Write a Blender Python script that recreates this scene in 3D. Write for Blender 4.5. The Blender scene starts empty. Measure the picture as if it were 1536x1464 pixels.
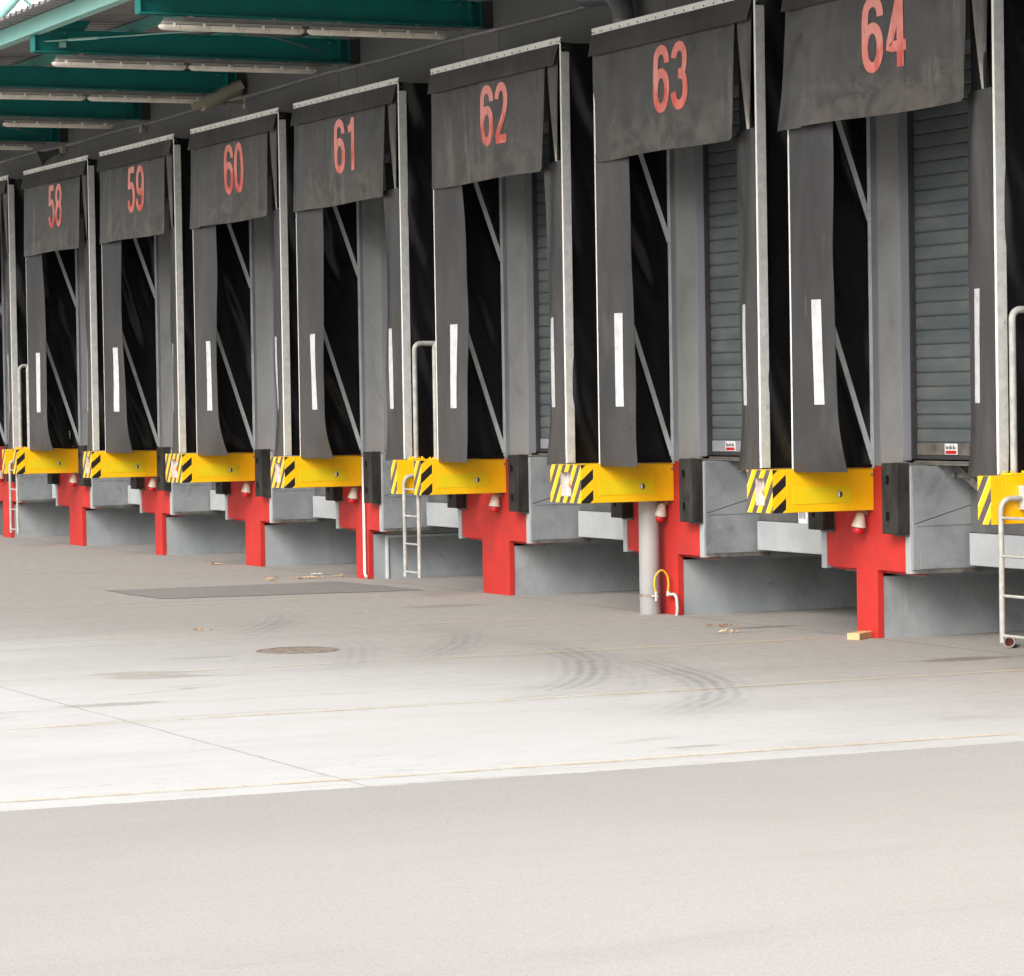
import bpy, math, random
from mathutils import Vector, Matrix, noise
random.seed(7)
C = bpy.context.scene.collection
PI = math.pi
# ---------------------------------------------------------------- measured layout (metres; wall face y=0, yard towards -y)
W = {65:-17.64, 64:-21.233, 63:-24.503, 62:-27.923, 61:-31.515, 60:-34.768, 59:-38.161, 58:-41.449, 57:-45.0}
PILL = {  # arm left, arm right, stem left, stem right
 65:(-18.688,-17.16,-18.215,-17.595), 64:(-21.941,-20.782,-21.504,-21.195), 63:(-25.388,-24.04,-24.846,-24.45),
 62:(-28.971,-27.48,-28.498,-27.876), 61:(-32.22,-31.08,-31.744,-31.40), 60:(-35.72,-34.33,-35.139,-34.645),
 59:(-38.9,-37.8,-38.401,-38.127), 58:(-42.53,-41.05,-42.008,-41.433), 57:(-45.7,-44.5,-45.25,-44.85)}
NB = sorted(W)                    # 57..65
SW = 2.80                         # shelter width
SX = -0.035                       # shelter left edge relative to W
FY = -0.68                        # shelter front plane
ZT = 4.91
ZF = 1.335                        # dock floor
def wr(n): return W[n] + SX + SW  # right edge of shelter n
# ---------------------------------------------------------------- materials
def nodes(name):
    m = bpy.data.materials.new(name); m.use_nodes = True
    nt = m.node_tree; b = nt.nodes['Principled BSDF']
    return m, nt, b
class G:
    def __init__(s, nt): s.nt = nt
    def n(s, t, **k):
        o = s.nt.nodes.new(t)
        for a, v in k.items():
            if a.startswith('i_'):
                key = a[2:]
                o.inputs[int(key) if key.isdigit() else key].default_value = v
            else: setattr(o, a, v)
        return o
    def l(s, a, b): s.nt.links.new(a, b); return b
    def val(s, x, inp):
        if isinstance(x, (int, float)): inp.default_value = x
        else: s.nt.links.new(x, inp)
    def math(s, op, a, b=0.0, c=None, clamp=False):
        o = s.nt.nodes.new('ShaderNodeMath'); o.operation = op; o.use_clamp = clamp
        s.val(a, o.inputs[0]); s.val(b, o.inputs[1])
        if c is not None: s.val(c, o.inputs[2])
        return o.outputs[0]
    def coord(s, kind='Object', scale=(1,1,1), rnd=True):
        tc = s.nt.nodes.new('ShaderNodeTexCoord'); v = tc.outputs[kind]
        if rnd:
            oi = s.nt.nodes.new('ShaderNodeObjectInfo')
            mu = s.math('MULTIPLY', oi.outputs['Random'], 57.0)
            ad = s.nt.nodes.new('ShaderNodeVectorMath'); ad.operation = 'ADD'
            s.l(v, ad.inputs[0]); s.l(mu, ad.inputs[1]); v = ad.outputs[0]
        mp = s.nt.nodes.new('ShaderNodeMapping'); mp.inputs['Scale'].default_value = scale
        s.l(v, mp.inputs[0]); return mp.outputs[0]
    def noise(s, vec, scale, detail=5, rough=.55, dist=0):
        o = s.nt.nodes.new('ShaderNodeTexNoise'); o.inputs['Scale'].default_value = scale
        o.inputs['Detail'].default_value = detail; o.inputs['Roughness'].default_value = rough
        o.inputs['Distortion'].default_value = dist; s.l(vec, o.inputs['Vector']); return o.outputs['Fac']
    def step(s, x, a, b):
        o = s.nt.nodes.new('ShaderNodeMapRange'); o.interpolation_type = 'SMOOTHSTEP'
        s.val(x, o.inputs['Value']); o.inputs['From Min'].default_value = a; o.inputs['From Max'].default_value = b
        return o.outputs['Result']
    def mix(s, f, a, b, mode='MIX'):
        o = s.nt.nodes.new('ShaderNodeMix'); o.data_type = 'RGBA'; o.blend_type = mode
        s.val(f, o.inputs['Factor'])
        for x, i in ((a, 6), (b, 7)):
            if isinstance(x, tuple): o.inputs[i].default_value = x if len(x) == 4 else (*x, 1)
            else: s.l(x, o.inputs[i])
        return o.outputs[2]
    def mix_f(s, p, q): return s.math('MULTIPLY', s.math('ADD', p, q), .5)
    def bump(s, h, st, dist, b):
        o = s.nt.nodes.new('ShaderNodeBump'); o.inputs['Strength'].default_value = st
        o.inputs['Distance'].default_value = dist; s.l(h, o.inputs['Height']); s.l(o.outputs[0], b.inputs['Normal'])
def stdmat(name, ca, cb, scale=3, stretch=(1,1,1), rough=.6, metal=0, bump=.15, bdist=.01, spec=None,
           dirt=None, dirt_amt=.5, dirt_scale=1.5, lo=.35, hi=.65, fine=40):
    m, nt, b = nodes(name); g = G(nt)
    v = g.coord('Object', stretch)
    n1 = g.noise(v, scale, 6, .6)
    col = g.mix(g.step(n1, lo, hi), ca, cb)
    if dirt:
        n2 = g.noise(v, dirt_scale, 8, .7, .4)
        f = g.math('MULTIPLY', g.step(n2, .5, .72), dirt_amt)
        col = g.mix(f, col, dirt)
    g.l(col, b.inputs['Base Color'])
    nf = g.noise(v, fine, 4, .6)
    r = g.math('MULTIPLY_ADD', nf, .25, rough - .12); g.l(r, b.inputs['Roughness'])
    b.inputs['Metallic'].default_value = metal
    if spec is not None: b.inputs['Specular IOR Level'].default_value = spec
    if bump and name in ('flap_rubber', 'valance_rubber', 'black_tarpaulin'): g.bump(g.noise(v, 2.2, 2, .5, .8), .35 if name[0] == 'b' else 1.0, .035, b)
    elif bump: g.bump(g.math('ADD', nf, n1), bump, bdist, b)
    return m
M = {}
M['white_alu'] = stdmat('white_aluminium', (.84,.82,.77), (.77,.75,.71), 4, rough=.5, dirt=(.45,.43,.38), dirt_amt=.5, dirt_scale=3)
M['galv'] = stdmat('galvanised_steel', (.52,.53,.51), (.43,.44,.43), 14, rough=.5, metal=.05, dirt=(.40,.39,.35), dirt_scale=4, fine=80)
M['pipegalv'] = stdmat('dull_galvanised_pipe', (.40,.40,.37), (.30,.30,.28), 12, rough=.55, dirt=(.20,.19,.16), dirt_scale=6)
M['strut'] = stdmat('strut_steel', (.62,.66,.65), (.54,.58,.58), 6, rough=.5, metal=.0, dirt=(.3,.3,.29), dirt_scale=4)
M['black'] = stdmat('black_tarpaulin', (.0045,.0045,.0055), (.008,.008,.009), 1.2, (1,1,.35), rough=.30, bump=.1, bdist=.02, spec=.24, fine=6)
M['rubber'] = stdmat('black_rubber', (.014,.0135,.013), (.034,.032,.029), 6, (1,1,.4), rough=.8, bump=.4, bdist=.01, spec=.25, dirt=(.075,.068,.058), dirt_amt=.5, dirt_scale=5)
M['wallgrey'] = stdmat('grey_wall_panel', (.142,.141,.134), (.165,.162,.154), 1.2, (1,1,.5), rough=.6, bump=.05, dirt=(.11,.105,.095), dirt_amt=.4, dirt_scale=.8)
M['concgrey'] = stdmat('grey_painted_concrete', (.27,.30,.315), (.33,.35,.36), 2.2, (1,1,.7), rough=.8, bump=.35, bdist=.008, dirt=(.17,.17,.165), dirt_amt=.55, dirt_scale=1.7, fine=60)
M['jamb'] = stdmat('jamb_paint', (.345,.35,.345), (.305,.31,.305), 3, (1,1,.5), rough=.6, bump=.12, dirt=(.16,.15,.13), dirt_amt=.45, dirt_scale=3)
M['jambsteel'] = stdmat('jamb_steel', (.285,.295,.325), (.245,.255,.28), 3, (1,1,.3), rough=.5, bump=.1)
M['pit'] = stdmat('pit_steel', (.195,.212,.222), (.262,.278,.285), 2.6, (1,1,1), rough=.5, bump=.15, dirt=(.10,.11,.115), dirt_amt=.7, dirt_scale=2.5)
M['pitlight'] = stdmat('pit_plate', (.34,.36,.37), (.40,.415,.42), 3, rough=.6, dirt=(.2,.21,.21), dirt_amt=.5)
M['pitdark'] = stdmat('pit_lip', (.07,.07,.068), (.11,.11,.105), 3, (1,1,1), rough=.6, dirt=(.2,.19,.17), dirt_amt=.35, dirt_scale=4)
M['darksteel'] = stdmat('grimy_steel', (.09,.085,.075), (.17,.16,.14), 9, rough=.6, metal=.2)
M['red'] = stdmat('red_paint', (.50,.024,.018), (.43,.020,.015), 2.5, rough=.62, bump=.3, bdist=.006, dirt=(.30,.024,.018), dirt_amt=.6, dirt_scale=2.2, fine=50)
M['yellow'] = stdmat('yellow_paint', (.88,.49,.003), (.84,.46,.003), 2, rough=.42, bump=.05, dirt=(.55,.28,.012), dirt_amt=.3, dirt_scale=3)
M['lemon'] = stdmat('lemon_paint', (.74,.53,.004), (.68,.50,.006), 4, rough=.45, bump=.05, dirt=(.62,.38,.01), dirt_amt=.4, dirt_scale=5)
M['teal'] = stdmat('teal_paint', (.0015,.175,.155), (.002,.15,.135), 3, rough=.42, bump=.05, dirt=(.003,.10,.09), dirt_amt=.4, dirt_scale=4)
M['teallight'] = stdmat('weathered_teal', (.20,.43,.38), (.27,.48,.43), 2, (.4,1,1), rough=.5, bump=.05)  # lit copy of the teal: daylight on the fascia painted into the colour
M['tealmid'] = stdmat('dull_teal', (.05,.24,.20), (.08,.27,.23), 3, rough=.5, bump=.05)  # shaded copy for inner purlins: under-roof shade painted into the colour
M['roof'] = stdmat('roof_sheet', (.17,.16,.155), (.22,.205,.20), 2, rough=.6, bump=.05)
M['cladding'] = stdmat('white_cladding', (.80,.80,.80), (.75,.75,.76), 2, rough=.5, bump=.03)
M['diffuser'] = stdmat('lamp_diffuser', (.70,.65,.57), (.60,.56,.49), 6, rough=.3, bump=.03, dirt=(.36,.33,.28), dirt_amt=.5, dirt_scale=4)
M['cream2'] = stdmat('lamp_housing', (.36,.34,.30), (.30,.28,.25), 6, rough=.5, bump=.03)
M['tray'] = stdmat('cable_tray', (.26,.25,.235), (.20,.195,.18), 5, rough=.5, metal=.2)
M['cream'] = stdmat('cream_plastic', (.42,.38,.28), (.36,.33,.25), 5, rough=.5, bump=.03)
M['plasticgrey'] = stdmat('grey_plastic', (.12,.125,.13), (.16,.16,.165), 5, rough=.5)
M['whiteplastic'] = stdmat('white_plastic', (.62,.57,.50), (.52,.47,.40), 9, rough=.5, dirt=(.3,.27,.23), dirt_amt=.5, dirt_scale=8)
M['redplastic'] = stdmat('red_plastic', (.50,.012,.014), (.40,.010,.012), 9, rough=.35)
M['orange'] = stdmat('orange_lamp', (.90,.16,.03), (.95,.24,.06), 9, rough=.25)
M['hose'] = stdmat('yellow_hose', (.75,.50,.02), (.6,.38,.02), 9, rough=.45)
M['pvc'] = stdmat('grey_pipe', (.35,.345,.34), (.28,.275,.27), 3, (1,1,.4), rough=.5, dirt=(.24,.235,.23), dirt_amt=.5)
M['terracotta'] = stdmat('rusty_inside', (.5,.25,.2), (.42,.2,.16), 9, rough=.8)
M['wood'] = stdmat('raw_wood', (.66,.44,.22), (.55,.35,.17), 6, (1,1,8), rough=.7)
M['leaf'] = stdmat('dry_leaf', (.22,.09,.04), (.36,.19,.08), 30, rough=.8)
M['chip'] = stdmat('wood_chip', (.55,.38,.22), (.42,.28,.15), 20, rough=.8)
M['white'] = stdmat('white_sheet', (.75,.75,.74), (.68,.68,.67), 9, rough=.5)
M['ink'] = stdmat('black_ink', (.02,.02,.02), (.03,.03,.03), 9, rough=.6)
M['tape'] = stdmat('reflective_tape', (.55,.56,.57), (.48,.49,.50), 14, rough=.4, dirt=(.36,.36,.36), dirt_amt=.6, dirt_scale=14)
M['fluff'] = stdmat('insulation', (.66,.60,.56), (.48,.43,.40), 25, (1,1,.3), rough=.9, bump=.6, bdist=.02)
M['iron'] = stdmat('rusty_iron', (.18,.145,.12), (.29,.24,.205), 14, rough=.75, bump=.4)
def wearmat(name, base, worn, sc, lo, hi, amt, streak=(1,1,1)):
    m = M[base]; nt = m.node_tree; g = G(nt); b = nt.nodes['Principled BSDF']
    src = b.inputs['Base Color'].links[0].from_socket
    v = g.coord('Object', streak); n = g.noise(v, sc, 8, .78, .6)
    f = g.math('MULTIPLY', g.step(n, lo, hi), amt)
    g.l(g.mix(f, src, worn), b.inputs['Base Color'])
wearmat('w1', 'red', (.22,.035,.03), 5.0, .58, .66, .6, (1,1,.6))
wearmat('w8', 'red', (.55,.12,.10), 14.0, .64, .68, .5, (1,1,.5))
wearmat('w2', 'yellow', (.42,.24,.03), 4.0, .64, .70, .5, (1,.35,1))
wearmat('w3', 'concgrey', (.12,.125,.125), 3.2, .60, .68, .5)
wearmat('w4', 'concgrey', (.50,.50,.47), 6.0, .66, .72, .5)
wearmat('w5', 'jamb', (.15,.145,.13), 9.0, .66, .71, .6)
wearmat('w6', 'pit', (.46,.48,.49), 7.0, .64, .70, .45)
M['hole'] = stdmat('deep_hole', (.004,.004,.004), (.006,.006,.006), 9, rough=.9, bump=0, spec=.1)
M['groove'] = stdmat('shadow_gap', (.03,.03,.03), (.04,.04,.04), 9, rough=.8)

def stripes(name, k_axis, slope, period, black):
    """diagonal warning stripes: z + slope*axis"""
    m, nt, b = nodes(name); g = G(nt)
    tc = nt.nodes.new('ShaderNodeTexCoord'); sp = nt.nodes.new('ShaderNodeSeparateXYZ'); g.l(tc.outputs['Object'], sp.inputs[0])
    a = g.math('MULTIPLY', sp.outputs[k_axis], slope)
    t = g.math('DIVIDE', g.math('ADD', sp.outputs[2], a), period)
    fr = g.math('FRACT', g.math('ADD', t, 20.13))
    k = g.step(fr, .515, .525)
    v = g.coord('Object', (1,1,1)); n = g.noise(v, 18, 6, .7)
    yel = g.mix(g.step(n, .3, .7), (.92,.53,.004), (.84,.46,.004))
    edge = g.math('MULTIPLY', g.step(fr, .44, .46), g.math('SUBTRACT', 1.0, k))
    if name.endswith('front'): yel = g.mix(g.math('MULTIPLY', edge, .55), yel, (.85,.78,.45))
    blk = g.mix(g.step(n, .35, .7), black, tuple(c*1.35 for c in black))
    g.l(g.mix(k, yel, blk), b.inputs['Base Color'])
    b.inputs['Roughness'].default_value = .4
    return m
M['stripe_front'] = stripes('stripe_front', 0, -1.42, .20, (.085,.068,.06))
M['stripe_side'] = stripes('stripe_side', 1, -.86, .175, (.012,.011,.010))

def curtain_mat():
    m, nt, b = nodes('curtain_rubber'); g = G(nt)
    tc = nt.nodes.new('ShaderNodeTexCoord'); sp = nt.nodes.new('ShaderNodeSeparateXYZ'); g.l(tc.outputs['Object'], sp.inputs[0])
    v = g.coord('Object', (1,1,1)); vs = g.coord('Object', (1,1,.12)); vh = g.coord('Object', (.25,1,1.3))
    big = g.noise(v, 1.4, 5, .6, .3); fine = g.noise(vs, 14, 6, .7); hz = g.noise(vh, 3.0, 6, .65, .2)
    base = g.mix(g.step(big, .3, .7), (.034,.029,.026), (.066,.058,.052))
    # rubbed dusty area: lower part of the sheet, ragged upper edge
    rag = g.noise(v, 2.6, 7, .72, .5); v3 = g.coord('Object', (.8,1,1.3)); blot = g.noise(v3, 4.5, 7, .7, .6)
    zz = g.math('ADD', sp.outputs[2], g.math('MULTIPLY', g.math('SUBTRACT', rag, .5), 1.1))
    low = g.math('SUBTRACT', 1.0, g.step(zz, 4.10, 4.36))
    xm = g.step(g.math('ADD', sp.outputs[0], g.math('MULTIPLY', blot, .25)), .36, .50)
    du = g.math('MULTIPLY', g.math('MULTIPLY', low, xm), .8)
    dust = g.mix(g.step(blot, .40, .60), (.024,.019,.014), (.092,.074,.055))
    c = g.mix(du, base, dust)
    # dark scuffs and pale wiped patches along the rubbing zone
    band = g.math('MULTIPLY', g.step(zz, 4.0, 4.15), g.math('SUBTRACT', 1.0, g.step(zz, 4.25, 4.5)))
    c = g.mix(g.math('MULTIPLY', g.math('MULTIPLY', band, xm), g.math('MULTIPLY', g.step(blot, .48, .62), .7)), c, (.024,.021,.019))
    c = g.mix(g.math('MULTIPLY', g.math('MULTIPLY', g.step(g.noise(vs, 5, 7, .75, .3), .54, .68), xm), .5), c, (.17,.155,.135))
    ex = g.math('ADD', g.math('SUBTRACT', 1.0, g.step(g.math('ABSOLUTE', g.math('SUBTRACT', sp.outputs[0], .42)), .02, .16)), g.step(sp.outputs[0], 2.25, 2.42))
    c = g.mix(g.math('MULTIPLY', g.math('MULTIPLY', ex, g.step(zz, 4.75, 4.2)), g.math('MULTIPLY', g.step(fine, .42, .66), .45)), c, (.17,.15,.125))
    # pale scratches
    vq = g.coord('Object', (1,1,.05)); sc = g.noise(vq, 22, 3, .6)
    sm = g.math('MULTIPLY', g.step(sc, .69, .75), g.math('SUBTRACT', 1.0, g.step(zz, 3.9, 4.15)))
    c = g.mix(g.math('MULTIPLY', sm, .5), c, (.36,.34,.30))
    g.l(c, b.inputs['Base Color']); g.l(g.math('MULTIPLY_ADD', fine, .16, .22), b.inputs['Roughness'])
    b.inputs['Specular IOR Level'].default_value = .95
    g.bump(g.math('ADD', g.math('MULTIPLY', fine, .06), g.noise(v, 2.0, 2, .5, .6)), .8, .03, b)
    return m
M['curtain'] = curtain_mat()
M['valance'] = stdmat('valance_rubber', (.044,.039,.036), (.064,.057,.052), 1.5, (1,1,.3), rough=.42, bump=.1, dirt=(.12,.105,.09), dirt_amt=.35, dirt_scale=2)
M['flap'] = stdmat('flap_rubber', (.012,.0105,.010), (.037,.033,.031), 1.1, (1,1,.35), rough=.33, bump=.2, bdist=.02, fine=9, spec=1.0, dirt=(.095,.087,.082), dirt_amt=.55, dirt_scale=1.4)

for k_ in ('flap', 'curtain', 'valance'):
    b_ = M[k_].node_tree.nodes['Principled BSDF']; b_.inputs['Coat Weight'].default_value = {'flap':.4,'curtain':.25,'valance':.15}[k_]; b_.inputs['Coat Roughness'].default_value = .28
wearmat('w7', 'flap', (.16,.15,.14), 6.0, .60, .70, .35, (1,1,.3))

def number_mat():
    m, nt, b = nodes('faded_red_print'); g = G(nt)
    v = g.coord('Object', (1,1,.6)); n = g.noise(v, 7, 7, .7, .3); big = g.noise(v, 1.7, 3, .5)
    tc = nt.nodes.new('ShaderNodeTexCoord'); sp = nt.nodes.new('ShaderNodeSeparateXYZ'); g.l(tc.outputs['Object'], sp.inputs[0])
    zz = g.math('ADD', sp.outputs[2], g.math('MULTIPLY', g.math('SUBTRACT', n, .5), .5))
    c = g.mix(g.step(zz, 4.24, 4.42), g.mix(g.step(n, .4, .62), (.66,.085,.06), (.76,.24,.19)), (.86,.33,.28))
    c = g.mix(g.math('MULTIPLY', g.step(big, .48, .62), .7), c, g.mix(g.step(n, .4, .6), (.72,.14,.10), (.80,.27,.21)))
    vs = g.coord('Object', (1,1,.25)); c = g.mix(g.math('MULTIPLY', g.step(g.noise(vs, 16, 7, .8, .3), .56, .66), .75), c, (.26,.09,.07))
    g.l(c, b.inputs['Base Color']); b.inputs['Roughness'].default_value = .38
    return m
M['number'] = number_mat()

def shutter_mat():
    m, nt, b = nodes('roller_slats'); g = G(nt)
    tc = nt.nodes.new('ShaderNodeTexCoord'); sp = nt.nodes.new('ShaderNodeSeparateXYZ'); g.l(tc.outputs['Object'], sp.inputs[0])
    fl = g.math('FLOOR', g.math('DIVIDE', g.math('SUBTRACT', sp.outputs[2], .052), .105))
    oi = nt.nodes.new('ShaderNodeObjectInfo')
    wn = nt.nodes.new('ShaderNodeTexWhiteNoise'); wn.noise_dimensions = '2D'
    cb = nt.nodes.new('ShaderNodeCombineXYZ'); g.l(fl, cb.inputs[0]); g.l(oi.outputs['Random'], cb.inputs[1]); g.l(cb.outputs[0], wn.inputs['Vector'])
    v = g.coord('Object', (.4,1,1)); n = g.noise(v, 6, 5, .6)
    c = g.mix(wn.outputs['Value'], (.088,.108,.112), (.112,.130,.134))
    c = g.mix(g.math('MULTIPLY', g.step(n, .4, .75), .5), c, (.20,.20,.185))
    g.l(c, b.inputs['Base Color']); b.inputs['Roughness'].default_value = .45; b.inputs['Metallic'].default_value = .15
    return m
M['shutter'] = shutter_mat()

def conc_mat():
    m, nt, b = nodes('yard_concrete'); g = G(nt)
    tc = nt.nodes.new('ShaderNodeTexCoord'); sp = nt.nodes.new('ShaderNodeSeparateXYZ'); g.l(tc.outputs['Object'], sp.inputs[0])
    X, Y = sp.outputs[0], sp.outputs[1]
    v = g.coord('Object', (1,1,1), rnd=False); vy = g.coord('Object', (1.6,.35,1), rnd=False)
    a = g.noise(v, .22, 5, .6, .3); bb = g.noise(vy, 1.0, 7, .68, .4); cc = g.noise(v, 9, 6, .7); ff = g.noise(v, 90, 3, .7)
    c = g.mix(g.step(a, .35, .65), (.565,.565,.555), (.525,.52,.51))
    c = g.mix(g.math('MULTIPLY', g.step(bb, .45, .75), .35), c, (.42,.395,.37))
    c = g.mix(g.math('MULTIPLY', g.step(cc, .5, .75), .3), c, (.42,.41,.39))
    c = g.mix(g.math('MULTIPLY', g.step(ff, .55, .7), .25), c, (.38,.37,.36))
    # tracked dirt near the docks, plus canopy shade painted into the same darkening
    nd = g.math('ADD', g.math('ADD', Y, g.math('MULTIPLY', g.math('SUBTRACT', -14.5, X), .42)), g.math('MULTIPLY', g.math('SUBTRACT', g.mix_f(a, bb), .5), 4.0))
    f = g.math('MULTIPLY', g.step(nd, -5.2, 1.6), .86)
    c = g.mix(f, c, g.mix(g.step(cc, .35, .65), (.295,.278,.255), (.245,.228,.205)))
    # cloudy wear and hairline crazing
    wv = g.noise(vy, 2.2, 8, .75, .8)
    c = g.mix(g.math('MULTIPLY', g.step(wv, .52, .74), .15), c, (.27,.25,.23))
    c = g.mix(g.math('MULTIPLY', g.math('SUBTRACT', 1.0, g.step(g.math('ABSOLUTE', g.math('SUBTRACT', g.noise(vy, .55, 7, .62, 1.2), .5)), .0, .004)), .35), c, (.22,.20,.18))
    st = g.math('MULTIPLY', g.step(g.noise(vy, .7, 6, .7, .7), .60, .70), .5)
    c = g.mix(st, c, (.24,.205,.17))
    # oil / water stains (fixed places)
    for (sx, sy, rx, ry, k, col) in ((-22.77,-.12,.10,.35,.75,(.12,.115,.11)), (-22.35,-.55,.06,.35,.5,(.2,.17,.15)), (-19.2,-.5,.16,.45,.8,(.17,.145,.12)),
                                (-26.84,-1.1,.22,.5,.6,(.22,.175,.14)), (-15.24,-4.7,.06,.2,.5,(.25,.22,.2)), (-22.55,-4.9,.07,.3,.6,(.25,.24,.23)), (-19.36,-6.6,.12,.4,.6,(.28,.25,.23))):
        dx = g.math('DIVIDE', g.math('SUBTRACT', X, sx), rx); dy = g.math('DIVIDE', g.math('SUBTRACT', Y, sy), ry)
        d = g.math('SQRT', g.math('ADD', g.math('MULTIPLY', dx, dx), g.math('MULTIPLY', dy, dy)))
        d = g.math('ADD', d, g.math('MULTIPLY', g.math('SUBTRACT', g.noise(v, 5, 5, .7), .5), 1.4))
        c = g.mix(g.math('MULTIPLY', g.math('SUBTRACT', 1.0, g.step(d, .55, 1.1)), k), c, col)
    # scuffed tyre arcs
    for (ax, ay, r0, r1, fr, th0, th1, k) in ((-20.9,-8.35,5.95,6.45,66,.72,1.75,.62), (-22.7,-8.2,5.85,6.35,66,.62,1.8,.6), (-21.8,-8.3,5.95,6.25,74,.7,1.5,.4), (-25.2,-8.0,5.8,6.25,66,.75,1.6,.55), (-28.2,-8.2,5.6,6.1,64,.75,1.5,.55), (-24.2,-9.2,5.8,6.2,70,.8,1.7,.32), (-19.6,-9.0,5.9,6.25,70,.9,1.6,.16)):
        dx = g.math('SUBTRACT', X, ax); dy = g.math('SUBTRACT', Y, ay)
        r = g.math('SQRT', g.math('ADD', g.math('MULTIPLY', dx, dx), g.math('MULTIPLY', dy, dy)))
        r2 = g.math('ADD', g.math('ADD', r, g.math('MULTIPLY', a, .5)), g.math('MULTIPLY', g.noise(v, 1.6, 4, .6), .07))
        th = g.math('ARCTAN2', dy, dx)
        w = g.math('MULTIPLY', g.step(r2, r0, r0+.35), g.math('SUBTRACT', 1.0, g.step(r2, r1-.2, r1+.15)))
        w = g.math('MULTIPLY', w, g.math('MULTIPLY', g.step(th, th0, th0+.35), g.math('SUBTRACT', 1.0, g.step(th, th1-.5, th1))))
        sn = g.math('MULTIPLY_ADD', g.math('SINE', g.math('MULTIPLY', r2, fr)), .5, .5)
        w = g.math('MULTIPLY', w, g.math('MULTIPLY', g.math('MULTIPLY_ADD', sn, .75, .25), g.math('MULTIPLY_ADD', g.step(wv, .3, .6), .75, .25)))
        c = g.mix(g.math('MULTIPLY', w, k), c, (.13,.13,.13))
    # slab joints, slightly broken up
    wob = g.math('MULTIPLY', g.math('SUBTRACT', g.noise(v, 2.5, 4, .7), .5), .05)
    jb = g.step(g.noise(v, 1.1, 4, .6), .30, .55)
    for ax, p, wd, k in ((Y,-6.84,.011,.55), (X,-24.12,.014,.6), (X,-19.25,.010,.45), (X,-29.0,.02,.7), (X,-33.9,.02,.7), (X,-38.8,.02,.6), (Y,-.02,.02,.7), (Y,-13.7,.02,.8)):
        d = g.math('ABSOLUTE', g.math('SUBTRACT', g.math('ADD', ax, wob), p))
        f = g.math('MULTIPLY', g.math('SUBTRACT', 1.0, g.step(d, wd*.5, wd)), g.math('MULTIPLY', g.math('MULTIPLY_ADD', jb, .6, .4), k))
        c = g.mix(f, c, (.17,.145,.13))
    g.l(c, b.inputs['Base Color']); b.inputs['Roughness'].default_value = .85
    b.inputs['Specular IOR Level'].default_value = .25
    g.bump(g.math('ADD', cc, ff), .25, .006, b)
    return m
M['concrete'] = conc_mat()
def asph_mat(name, c1, c2, pale, sc=1.0):
    m, nt, b = nodes(name); g = G(nt)
    v = g.coord('Object', (1,1,1), rnd=False); vy = g.coord('Object', (1.3,.22,1), rnd=False)
    big = g.noise(v, .35, 5, .6, .3); st = g.noise(vy, 1.1, 7, .7, .3); gr = g.noise(v, 150, 3, .8); g2 = g.noise(v, 45, 4, .7)
    c = g.mix(g.step(big, .35, .65), c1, c2)
    c = g.mix(g.math('MULTIPLY', g.step(st, .48, .74), .38), c, tuple(x*.76 for x in c1))
    s2 = g.noise(vy, 3.2, 7, .75, .6); c = g.mix(g.math('MULTIPLY', g.step(s2, .58, .74), .3), c, tuple(x*.66 for x in c1))
    c = g.mix(g.math('MULTIPLY', g.step(gr, .48, .62), .55), c, tuple(x*.66 for x in c1))
    sp_ = g.noise(v, 11, 8, .85, .4); c = g.mix(g.math('MULTIPLY', g.step(sp_, .64, .70), .35), c, tuple(x*.55 for x in c1))
    c = g.mix(g.math('MULTIPLY', g.step(g2, .60, .74), .3), c, tuple(x*.7 for x in c1))
    tc = nt.nodes.new('ShaderNodeTexCoord'); sp = nt.nodes.new('ShaderNodeSeparateXYZ'); g.l(tc.outputs['Object'], sp.inputs[0])
    if name[0] == 'p' and name[1] == 'a' and name[2] == 'l':
        ed = g.math('ADD', g.math('SUBTRACT', sp.outputs[0], g.math('MULTIPLY', sp.outputs[1], .12)), g.math('MULTIPLY', g.math('SUBTRACT', st, .5), 5.0))
        c = g.mix(g.math('MULTIPLY', g.math('SUBTRACT', 1.0, g.step(ed, -14.2, -9.5)), .42), c, tuple(x*.62 for x in c1))
        mid = g.noise(v, 70, 3, .7); c = g.mix(g.math('MULTIPLY', g.step(mid, .56, .66), .32), c, tuple(x*.6 for x in c1)); c = g.mix(g.math('MULTIPLY', g.step(mid, .42, .34), .25), c, pale)
    vo = nt.nodes.new('ShaderNodeTexVoronoi'); vo.inputs['Scale'].default_value = 24; g.l(v, vo.inputs['Vector'])
    c = g.mix(g.math('MULTIPLY', g.math('SUBTRACT', 1.0, g.step(vo.outputs['Distance'], .06, .11)), .6), c, pale)
    g.l(c, b.inputs['Base Color']); b.inputs['Roughness'].default_value = .9; b.inputs['Specular IOR Level'].default_value = .25
    g.bump(g.math('ADD', gr, g2), .25, .004, b)
    return m
M['asphalt'] = asph_mat('pale_asphalt', (.448,.424,.398), (.475,.452,.426), (.62,.60,.58))
M['patch'] = asph_mat('patch_asphalt', (.20,.195,.19), (.235,.22,.205), (.3,.3,.3))
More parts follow.
